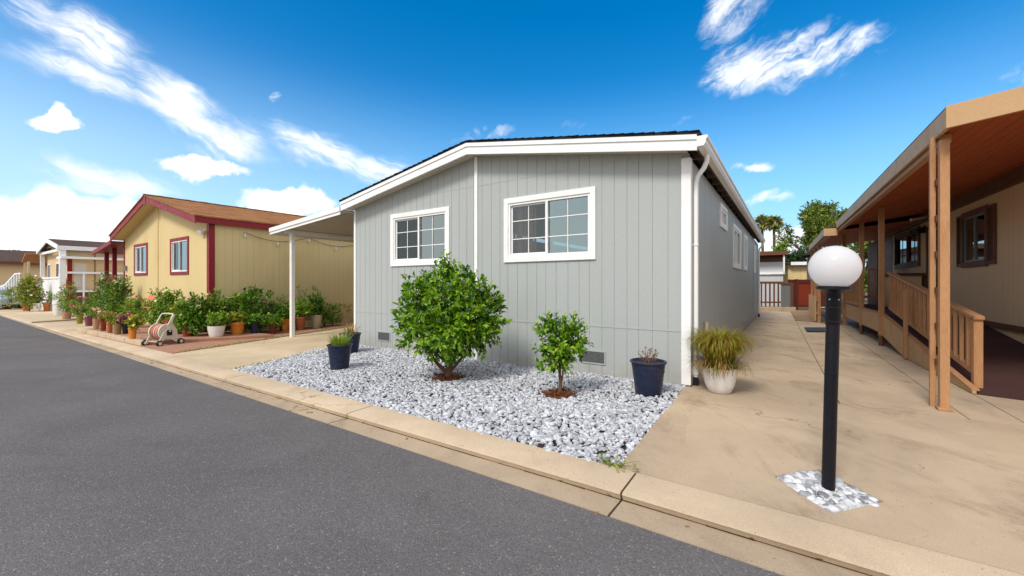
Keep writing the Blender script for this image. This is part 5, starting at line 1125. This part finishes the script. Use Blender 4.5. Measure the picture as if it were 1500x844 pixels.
cp = MB(); cp.hexa([(E0 - .05, EU0, .05), (E0 + .03, EU0, .05), (E1 + .03, EU1, LZ + .05), (E1 - .05, EU1, LZ + .05), (E0 - .05, EU0, .068), (E0 + .03, EU0, .068), (E1 + .03, EU1, LZ + .072), (E1 - .05, EU1, LZ + .072)]); cp.box(E1 - .07, E1 + .03, EU1 + .005, 13.2, LZ + .045, LZ + .07); cp.build('edge_cap', M['timber'], RP)
rs, re = 1.45, 6.05
xr = lambda u: edge(u) + .09
tb = MB(); tb.bar((xr(rs), rs - .08, rz_(rs) + .94), (xr(re), re, rz_(re) + 1.02), .10, .045); tb.build('top_rail', M['timber'], RP, bevel=.004)
tb = MB(); tb.bar((xr(rs), rs, rz_(rs) + .19), (xr(re), re, rz_(re) + .22), .05, .085); tb.build('bottom_rail', M['timber'], RP, bevel=.004)
for u, zb in ((rs, None), (4.05, .02)):
    b = MB(); x = xr(u) if u == rs else edge(u) - .065; b.box(x - (.045 if u == rs else .03), x + (.045 if u == rs else .024), u - .045, u + .045, (rz_(u) - .01) if zb is None else zb, rz_(u) + .92); b.build('rail_post', M['timber'], RP, bevel=.004)
k = 0
for u in np.arange(rs + .25, re - .05, .235):
    f = (u - rs) / (re - rs); x = xr(u); b = MB(); b.box(x - .03, x + .01, u - .03, u + .03, rz_(u) + .20, rz_(u) + .92 + .08 * f); b.build('baluster', M['timber'], RP, bevel=.003)
# railing across the landing and along its far part
def railing(x0, u0, x1, u1, z, n_, hgt=1.05, gap=.12):
    t = MB(); t.bar((x0, u0, z + hgt), (x1, u1, z + hgt), .09, .045); t.bar((x0, u0, z + gap), (x1, u1, z + gap), .05, .08); t.build('landing_rail', M['timber'], RP, bevel=.004)
    for j in range(n_):
        f = (j + .5) / n_; x, u = x0 + (x1 - x0) * f, u0 + (u1 - u0) * f; b = MB(); b.box(x - .025, x + .025, u - .025, u + .025, z + gap + .03, z + hgt - .02); b.build('baluster', M['timber'], RP)
railing(.46, 11.2, 1.2, 11.2, LZ + .2, 5)
railing(.46, 8.8, .44, 11.85, LZ + .02, 13)
b = MB(); b.box(1.35, 1.85, 9.35, 11.9, LZ + .02, 1.68); b.build('cabinet_panel', M['tan'], RP, bevel=.01)
b = MB(); b.box(1.30, 1.90, 9.28, 12., 1.685, 1.76); b.box(1.30, 1.38, 9.28, 9.34, LZ + .02, 1.684); b.build('cabinet_cap', M['dbrown'], RP, bevel=.006)
b = MB(); b.box(1.2, 1.24, 11.3, 13, LZ + .02, 2.9); b.build('screen_post', M['dbrown'], RP)
fe = empty('board_fence', (TO.x, TO.y, 0), TROT, 'low tan board skirting along the far porch beyond the globe lamp', 'fence')
for k, u in enumerate(np.arange(12.7, 16.2, .58)):
    b = MB(); b.box(-.36, -.33, u, u + .24, .03, .98 + .04 * math.sin(k * 2.1)); b.build('fence_board', M['fascia'], fe)
b = MB(); b.box(-.325, -.285, 12.5, 16.4, .3, .38); b.box(-.325, -.285, 12.5, 16.4, .8, .88); b.build('fence_rail', M['timber'], fe)
for k in range(2):
    u = 13.4 + 2.3 * k; b = MB(); b.box(-.32, -.24, u, u + .08, 0, 1.55); b.build('fence_post', M['timber'], fe)
dm = MB(); q0, q1, q2, q3 = (G(1178, 481), G(1222, 481), G(1222, 487), G(1182, 487)); dm.hexa([q3, q2, q1, q0, q3 + Vector((0, 0, .035)), q2 + Vector((0, 0, .035)), q1 + Vector((0, 0, .035)), q0 + Vector((0, 0, .035))]); tag(dm.build('doormat', M['black'], bevel=.01), 'black rubber mat lying at the end of the mulch strip', 'doormat')

# ------------------------------------------------------------------ end of the path: railing, gate, houses and trees behind
BZ = 22.0
def at(px, Y, z=0.): return Vector((W(px, Y), Y, z))
st = MB(); a, b2 = at(1113, BZ - .5), at(1166, BZ - .5); st.hexa([a, b2, b2 + Vector((.3, 1.2, 0)), a + Vector((.3, 1.2, 0)), a + Vector((0, 0, .22)), b2 + Vector((0, 0, .22)), b2 + Vector((.3, 1.2, .22)), a + Vector((.3, 1.2, .22))]); tag(st.build('step', M['concrete'], bevel=.01), 'concrete step at the end of the path below the brown railing', 'step')
rl = empty('timber_railing', at(1114, BZ), 0, 'dark brown railing with slim bars across the end of the path', 'railing')
L = W(1149, BZ) - W(1114, BZ)
b = MB(); b.box(0, L, -.05, .05, 1.46, 1.58); b.build('top_rail', M['dbrown'], rl, bevel=.004); b = MB(); b.box(0, L, -.03, .03, .42, .50); b.build('bottom_rail', M['dbrown'], rl)
for k in range(6):
    x = .05 + (L - .15) * k / 5; b = MB(); w_ = .06 if k == 5 else .028; b.box(x - w_, x + w_, -.028, .028, .22, 1.46); b.build('bar', M['dbrown'], rl)
gp_ = empty('corrugated_gate', at(1144, BZ - .35), 0, 'grey corrugated metal gate panel in a brown frame', 'gate'); L = W(1158, BZ - .35) - W(1144, BZ - .35)
b = MB(); n = 24
for k in range(n):
    x0, x1 = L * k / n, L * (k + 1) / n; d0, d1 = .015 * math.sin(k * 2.1), .015 * math.sin((k + 1) * 2.1); b.hexa([(x0, d0, .25), (x1, d1, .25), (x1, d1 + .01, .25), (x0, d0 + .01, .25), (x0, d0, 1.42), (x1, d1, 1.42), (x1, d1 + .01, 1.42), (x0, d0 + .01, 1.42)])
b.build('corrugated_panel', M['vent'], gp_)
b = MB(); b.box(-.05, L + .1, -.04, .05, 1.421, 1.5); b.box(L + .0, L + .1, -.04, .05, .1, 1.42); b.build('gate_frame', M['dbrown'], gp_)
rg_ = empty('red_gate', at(1165, 23.2), R(-6), 'dark red solid timber gate with red posts at the end of the path', 'gate'); L = W(1192, 23.2) - W(1165, 23.2)
b = MB()
for k in range(7): x0 = .12 + (L - .24) * k / 7; b.box(x0, x0 + (L - .24) / 7 - .006, .03, .06, .25, 1.50)
b.build('gate_leaf', M['gatered'], rg_)
for x in (0, L - .1):
    b = MB(); b.box(x, x + .12, -.07, .07, -.02, 1.72); b.build('gate_post', M['gatedark'], rg_, bevel=.005)
b = MB(); b.box(.0, L + .02, -.06, .06, 1.56, 1.68); b.build('gate_beam', M['gatedark'], rg_)
fe = empty('red_fence', at(1154, 25), R(-6), 'dark red board fence behind the gate', 'fence')
b = MB()
for k in range(16): x0 = .14 * k; b.box(x0, x0 + .132, -.015, .015, .05, 1.72)
b.build('fence_board', M['gatedark'], fe); b = MB(); b.box(0, 2.3, .02, .06, .5, .6); b.box(0, 2.3, .02, .06, 1.4, 1.5); b.build('fence_rail', M['gatered'], fe)
mtg = mat('pale_grey_wall', (.52, .52, .53), .6, .06, 1., .06, 40.)
# grey house behind the railing
GH = empty('grey_back_house', at(1112, 26.5), R(-33), 'pale grey house with dark eave behind the brown railing', 'house')
b = MB()
siding(b, front, -6, 1.3, -.1, lambda x: 2.05, [-6 + .3 * k for k in range(28)], gap=.02); ub_ = MB(); siding(ub_, front, -6, 1.3, 2.06, lambda x: 2.85, []); ub_.build('upper_wall', mtg, GH); bbx(b, lambda a, d, z: (1.3 - d, a, z), .036, 9, .0, .035, -.1, 3.3); b.build('wall', mtg, GH)
b = MB(); b.box(-6.1, 1.4, -.12, .0, 2.06, 2.19); b.build('white_ledge', M['white'], GH)
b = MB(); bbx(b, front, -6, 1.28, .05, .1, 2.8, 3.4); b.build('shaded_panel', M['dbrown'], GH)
b = MB(); b.prism([(-6.2, -.7, 3.32), (1.5, -.7, 3.32), (1.5, 9, 3.6), (-6.2, 9, 3.6)], (0, 0, .18)); b.build('roof', M['shdull'], GH)
b = MB(); b.box(-6.2, 1.52, -.74, -.70, 3.25, 3.5); b.box(1.501, 1.54, -.70, 9, 3.25, 3.5); b.build('fascia', M['dbrown'], GH)
b = MB(); b.box(1.3, 1.38, -.62, -.54, 2.2, 3.3); b.build('porch_post', M['white'], GH)
b = MB(); b.box(1.301, 1.32, 1.2, 2.0, 1.6, 2.6); b.build('window', M['dark'], GH)
YB = empty('yellow_back_house', at(1154, 33), R(-20), 'small ochre yellow house with white eave behind the red gate', 'house')
b = MB(); siding(b, front, 0, 2.1, -.1, lambda x: 3.0, [.3 * k for k in range(1, 7)], gap=.02); b.build('wall', M['ybase'], YB); b = MB(); bbx(b, front, 0, 2.1, 3, 3.04, -.1, 3.); b.build('back_wall', M['ybase'], YB)
b = MB(); b.prism([(-.2, -.4, 3.02), (2.4, -.4, 3.02), (2.4, 4, 3.3), (-.2, 4, 3.3)], (0, 0, .1)); b.build('roof', M['shdull'], YB)
b = MB(); b.box(.1, 2.42, -.46, -.4, 2.95, 3.2); b.build('fascia', M['white'], YB)
b = MB(); b.box(.9, .96, -.03, -.001, -.1, 3.); b.build('batten', M['ybase'], YB)
GB = empty('grey_side_house', at(1179, 27), R(-33), 'grey wall and roof seen between the yellow house and the porch', 'house')
b = MB(); b.box(.3, 1.5, 0, 4, -.1, 3.3); b.build('wall', mtg, GB); b = MB(); b.prism([(-.1, -.4, 3.3), (1.7, -.4, 3.6), (1.7, 4.4, 3.6), (-.1, 4.4, 3.3)], (0, 0, .15)); b.build('roof', M['shdull'], GB)

rt = np.random.default_rng(31)
def tree(px, Y, ptop, wpx, lm, label, n=4200, L=.42, base=.25, trunk=.22, blobs=None, grp=None, name='broadleaf_tree'):
    x = W(px, Y); top = ZP(ptop, Y); r = wpx * Y / F / 2; e = empty(name, (x, Y, zg(x, Y) - .1), 0, label, 'tree', grp)
    if blobs is None:
        blobs = []
        for k in range(15):
            a = rt.random() * 6.28; f = rt.random() ** .5; h = base + (1 - base) * (.2 + .72 * rt.random()); sh = math.sin(min(1, max(.0, (h - base) / (1 - base))) * 2.6 + .35)
            blobs.append((math.cos(a) * r * f * sh, math.sin(a) * r * f * sh, top * h, r * (.28 + .2 * rt.random()), r * (.28 + .2 * rt.random()), top * .09 * (1 + rt.random() * .6)))
    foliage('crown', lm, e, blobs, n, L, rt, .45, 7, .5, .3)
    t = MB(); t.tube([(0, 0, -.3), (.1, 0, top * .25), (-.05, .1, top * .5), (.05, 0, top * .8)], [trunk, trunk * .8, trunk * .55, trunk * .2], 9)
    for b_ in blobs[::2]: t.tube([(0, 0, top * max(.18, base - .05)), (b_[0] * .5, b_[1] * .5, top * base + (b_[2] - top * base) * .6), b_[:3]], [trunk * .5, trunk * .3, trunk * .12], 6)
    t.build('trunk', M['trunk'], e, smooth=True); return e
tree(1190, 46, 304, 74, M['treeleaf'], 'large olive green tree with open crown rising behind the porch roof', 9000, .34, .34, .3)
tree(1216, 52, 306, 40, M['treeleaf'], 'taller feathery tree just right of the large olive tree', 2600, .4, .55, .25)
tree(1167, 40, 355, 36, M['coniferleaf'], 'dark green bushy tree behind the ochre house', 5200, .28, .0, .2)
tree(1140, 44, 355, 26, M['greenM'], 'low bright green tree above the grey roof', 1800, .32, .2, .15)
tree(1262, 36, 338, 60, M['treeleaf'], 'leafy tree seen between the porch posts', 5200, .3, .05, .2)
for (px, Y, pt, sc, lab) in ((1133.5, 62, 324, 1.0, 'taller fan palm standing clear of the grey eave'), (1116.5, 64, 323, 1.05, 'fan palm partly hidden by the eave of the grey house')):
    x = W(px, Y); zc = ZP(pt + 5, Y); e = empty('fan_palm', (x, Y, 0), 0, lab, 'palm', 'fan palms behind the houses')
    t = MB(); t.tube([(.3, 0, -.3), (.1, 0, zc * .5), (0, 0, zc)], [.24, .19, .17], 10); t.build('trunk', M['trunk'], e, smooth=True)
    P = np.repeat([[0, 0, zc + .1]], 150, 0); D = unit(rt.normal(size=(150, 3)) + np.array([0, 0, .55])); st_ = P + D * .35
    V, Fc = leafgeo(st_, D, rt.normal(size=(150, 3)) * .5 + np.array([0, 0, 1]), 1.15 * sc * (.7 + .4 * rt.random(150)), .34 + .1 * rt.random(150), .3, .35); raw('frond', V, Fc, M['palmleaf'], e)
    P = np.repeat([[0, 0, zc - .15]], 60, 0); D = unit(rt.normal(size=(60, 3)) * np.array([1, 1, .3]) + np.array([0, 0, -1.1])); V, Fc = leafgeo(P, D, rt.normal(size=(60, 3)), .9 * (.7 + .4 * rt.random(60)), np.full(60, .2), .2, .1); raw('dead_frond', V, Fc, M['straw'], e)

# ------------------------------------------------------------------ houses and car further down the road
CH = empty('cream_house', (-27.2, 24.8, 0), GR, 'cream house with white porch gable and white railings beyond the yellow house', 'house')
cz0 = zg(-27, 25)
def c_t(x): return 3.72 + .17 * min(-x + .3, x + 6.9)
cream = mat('cream_wall_paint', (.68, .50, .29), .65, .05, 1., .05, 30.)
CWN = ((-6.0, -5.3), (-3.2, -2.3))
b = MB(); siding(b, front, -6.6, -.05, -.4, lambda x: c_t(x) - .2, [-6.6 + .4 * k for k in range(1, 16)], [(u0, u1, 1.6, 2.75) for u0, u1 in CWN], extra=[-3.3]); b2 = lambda a, d, z: (-.05 - d, a, z); siding(b, b2, .04, 16, -.4, lambda a: 3.5, [.5 * k for k in range(1, 32)]); b.build('wall', cream, CH).location = (0, .12, 0)
for (a0, a1) in CWN:
    w_ = MB()
    for (u0, u1, w0, w1) in ((a0 - .08, a1 + .08, 2.75, 2.83), (a0 - .08, a1 + .08, 1.52, 1.6), (a0 - .08, a0, 1.6, 2.75), (a1, a1 + .08, 1.6, 2.75)): bbx(w_, front, u0, u1, .09, .13, w0, w1)
    w_ = w_.build('window', M['white'], CH); p = MB(); bbx(p, front, a0, a1, .135, .145, 1.6, 2.75); p.build('pane', M['pane'], w_)
fl = MB(); fl.box(-6.5, -.1, .2, 16, .4, .44); fl.build('floor', M['dark'], CH)
b = MB(); b.box(-.048, -.02, .42, .95, .9, 2.75); b.build('side_door', M['soffit'], CH); b = MB(); b.box(-.048, -.02, 1.3, 1.36, -.2, 3.4); b.build('batten', M['mud'], CH)
b = MB(); b.box(-.048, -.03, .14, .34, -.2, 3.1); b.build('red_panel', M['red'], CH)
b = MB()
for (xa, xb) in ((-3.3, .3), (-6.9, -3.3)): b.prism([(xa, -.3, c_t(xa)), (xb, -.3, c_t(xb)), (xb, 17, c_t(xb)), (xa, 17, c_t(xa))], (0, 0, .05))
ro = b.build('roof', M['shdull'], CH); uvroof(ro)
b = MB()
for (xa, xb) in ((-3.3, .3), (-6.9, -3.3)): b.hexa([(xa, -.34, c_t(xa) - .2), (xb, -.34, c_t(xb) - .2), (xb, -.29, c_t(xb) - .2), (xa, -.29, c_t(xa) - .2), (xa, -.34, c_t(xa) + .06), (xb, -.34, c_t(xb) + .06), (xb, -.29, c_t(xb) + .06), (xa, -.29, c_t(xa) + .06)])
b.box(.301, .35, -.34, 17, 3.5, 3.75); b.box(-6.9, .3, -.2, -.1, 3.45, 3.6); b.build('fascia', M['white'], CH)
b = MB(); b.box(-.9, .45, -.2, 17, 2.98, 3.12); b.build('side_canopy', M['white'], CH); b = MB(); b.hexa([(-4.6, -.15, 3.8), (-2.0, -.15, 3.8), (-2, -.12, 3.8), (-4.6, -.12, 3.8), (-3.5, -.15, 4.1), (-3.1, -.15, 4.1), (-3.1, -.12, 4.1), (-3.5, -.12, 4.1)]); b.build('gable_vent', M['dbrown'], CH)
for (x, y, w_) in ((.15, -.1, .13), (-6.5, -.1, .1), (.2, 6, .08), (.2, 11, .08)):
    b = MB(); b.box(x - w_, x + w_, y - w_, y + w_, -.4, 3.5 if y < 1 else 3.0); b.build('porch_post', M['white'], CH)
b = MB()
for k in range(20): b.box(-6.4 + .32 * k, -6.4 + .32 * k + .31, -.1, -.07, -.35, 1.75)
b.build('porch_skirting', M['white'], CH)
b = MB(); b.box(-6.5, .1, -.14, -.02, 1.78, 1.9); b.box(.14, .24, -.1, 16, 2.08, 2.2); b.box(.14, .24, 0, 16, .95, 1.05)
for y in np.arange(.75, 16, .8): b.box(.15, .23, y, y + .08, .2, 2.08)
b.build('porch_railing', M['white'], CH)
b = MB(); b.box(-.02, .13, .3, 16, -.3, .9); b.build('porch_deck', M['dbrown'], CH)
BH = empty('brown_house', at(-75, 36, 0), GR, 'brown roofed house with orange awning at the far left', 'house')
b = MB(); b.prism([(-9, 0, -.6), (6.5, 0, -.6), (6.5, 0, 3.2), (-1, 0, 4.5), (-9, 0, 3.2)], (0, 14, 0)); b.build('wall', cream, BH); b = MB(); b.prism([(-1, -.8, 4.62), (7.1, -.8, 3.25), (7.1, 14.5, 3.25), (-1, 14.5, 4.62)], (0, 0, .1)); b.prism([(-1, -.8, 4.62), (-9.6, -.8, 3.25), (-9.6, 14.5, 3.25), (-1, 14.5, 4.62)], (0, 0, .1)); ro = b.build('roof', M['shdull'], BH); uvroof(ro)
b = MB(); b.box(7.1, 7.16, -.8, 14.5, 3.1, 3.34); b.build('fascia', M['dbrown'], BH)
b = MB(); b.box(3.2, 4.1, -.03, 0, .0, 2.2); b.build('door', M['dbrown'], BH)
PA = empty('porch_awning', (W(41, 31.5), 31.5, zg(-37, 31.5)), GR, 'rust orange awning on tan posts over a dark doorway left of the cream house', 'awning')
b = MB(); b.prism([(-.2, -.3, 3.45), (1.6, -.3, 4.05), (1.6, 3.5, 4.05), (-.2, 3.5, 3.45)], (0, 0, .1)); b.build('awning_panel', mat('rust_orange_awning', (.46, .2, .08), .7, .2, 3.), PA)
for x in (-.1, 1.45):
    b = MB(); b.box(x, x + .13, -.2, -.07, -.2, 3.5); b.build('awning_post', cream, PA)
b = MB(); b.box(-.2, 1.6, 3.4, 3.5, -.2, 3.7); b.build('back_wall', M['dbrown'], PA)
b = MB(); b.box(.5, 1.2, 3.35, 3.39, .2, 2.3); b.build('door', M['dark'], PA)
b = MB(); b.lathe([(0, 2.5), (.1, 2.54), (.12, 2.62), (0, 2.7)], 12, c=(.8, 3.2, 0)); b.build('porch_lamp', M['globe'], PA, smooth=True)
b = MB(); b.box(-3., 1, -.05, 0, 1.2, 2.3); b.build('window', M['white'], BH); 
SR = empty('white_stair_railing', at(8, 30.5, zg(-38, 30)), R(-20), 'white sloping stair railing in front of the brown house', 'railing')
b = MB(); b.bar((-2.4, 0, 1.3), (0, 0, 1.75), .09, .09); b.bar((0, 0, 1.75), (1.4, 0, 2.55), .09, .09); b.bar((1.4, 0, 2.55), (2.2, 0, 2.6), .09, .09); b.bar((-2.4, 0, .7), (2.2, 0, .95), .06, .06); b.build('top_rail', M['white'], SR)
for k in range(13):
    x = -2.3 + .36 * k; b = MB(); zt_ = 1.3 + (x + 2.4) / 2.4 * .45 if x < 0 else min(2.58, 1.75 + x * .57); b.box(x - .035, x + .035, -.035, .035, 0, zt_); b.build('baluster', M['white'], SR)
b = MB(); b.box(-.2, 2.2, .05, .1, .0, 1.0); b.build('stair_panel', M['white'], SR)
RF = empty('red_planter_fence', at(4, 34, zg(-42, 34)), R(-34), 'dark red slatted panel with white posts at the far left edge', 'fence')
b = MB()
for z in np.arange(.75, 1.5, .13): b.box(-2.2, 1.0, -.02, .02, z, z + .115)
b.build('slat_panel', M['red'], RF)
for x in (-2.2, -.6, 1.0):
    b = MB(); b.box(x - .06, x + .06, -.06, .06, 0, 1.6); b.build('post', M['white'], RF)
b = MB(); b.box(-2.2, 1.0, -.05, .05, 1.5, 1.62); b.build('cap_rail', M['white'], RF)
# parked car, its tail in view at the left edge
CA = empty('parked_car', Vector((-37.6, 30, zg(-37, 30))), R(146) , 'pale blue and white parked car at the far left edge, mostly out of view', 'car')
def carbody(ys):
    b = MB(); prof = [(-2.15, .35), (-2.2, .75), (-2.05, .95), (-1.3, 1.02), (-.75, 1.42), (.75, 1.44), (1.45, 1.0), (2.1, .9), (2.2, .6), (2.15, .32)]
    b.prism([(x, -.85, z) for x, z in prof], (0, 1.7, 0)); return b
carbody(0).build('body', mat('pale_blue_car_paint', (.45, .55, .66), .25, .03, 3.), CA, bevel=.08)
b = MB(); b.box(-.7, .72, -.865, -.851, 1.03, 1.34); b.box(-.7, .72, .851, .865, 1.03, 1.34); b.build('side_window', M['pane'], CA)
b = MB(); b.hexa([(-1.26, -.7, 1.06), (-1.26, .7, 1.06), (-1.22, .7, 1.06), (-1.22, -.7, 1.06), (-.82, -.66, 1.40), (-.82, .66, 1.40), (-.78, .66, 1.40), (-.78, -.66, 1.40)]); b.build('windscreen', M['pane'], CA)
for x in (-1.4, 1.4):
    for y in (-.8, .8):
        b = MB(); b.lathe([(.15, -.1), (.30, -.1), (.32, -.07), (.32, .07), (.30, .1), (.15, .1)], 20, c=(0, 0, 0)); o = b.build('wheel', M['black'], CA, smooth=True); o.rotation_euler = (R(90), 0, 0); o.location = (x, y, .32)
for (px, Y, pt, w_) in ((-12, 95, 360, 44), (8, 90, 362, 30), (22, 92, 364, 26)):
    tree(px, Y, pt, w_, M['hillleaf'], {-12: 'hazy green tree at the left end of the horizon', 8: 'hazy round tree above the brown roof', 22: 'smallest hazy tree beside the orange awning'}[px], 1300, .9, .1, .3, grp='trees on the far horizon')
hl = MB(); pts = [(-190, 70, 2), (-150, 95, 7.5), (-118, 110, 9.5), (-95, 118, 8), (-70, 125, 5), (-40, 130, 2)]
for (a, b2) in zip(pts, pts[1:]): hl.hexa([(a[0], a[1], -3), (b2[0], b2[1], -3), (b2[0] - 10, b2[1] + 40, -3), (a[0] - 10, a[1] + 40, -3), (a[0], a[1], a[2] * .5), (b2[0], b2[1], b2[2] * .5), (b2[0] - 10, b2[1] + 40, b2[2]), (a[0] - 10, a[1] + 40, a[2])])
tag(hl.build('hill', mat('dry_green_hill', (.13, .15, .07), .95, .2, .1)), 'low green hill on the far horizon', 'hill', kind='structure')
# the house across the road, seen only in the window glass
XH = empty('white_road_house', (2.2, -12.5, 0), R(150), 'white gabled house across the road, seen mirrored in the windows', 'house')
b = MB(); b.prism([(-5, 0, 0), (5, 0, 0), (5, 0, 3), (0, 0, 3.9), (-5, 0, 3)], (0, 12, 0)); b.build('wall', M['tan'], XH)
b = MB(); b.prism([(0, -.6, 4.0), (5.6, -.6, 3.0), (5.6, 12, 3.0), (0, 12, 4.0)], (0, 0, .25)); b.prism([(0, -.6, 4.0), (-5.6, -.6, 3.0), (-5.6, 12, 3.0), (0, 12, 4.0)], (0, 0, .25)); b.build('roof', M['white'], XH)
b = MB(); b.box(-3, -1.2, -.03, 0, 1.2, 2.3); b.box(1.2, 3, -.03, 0, 1.2, 2.3); b.build('window', M['dark'], XH)
tree(-700, -14 if False else 60, 300, 30, M['treeleaf'], 'tree outside the frame', 50) if False else None
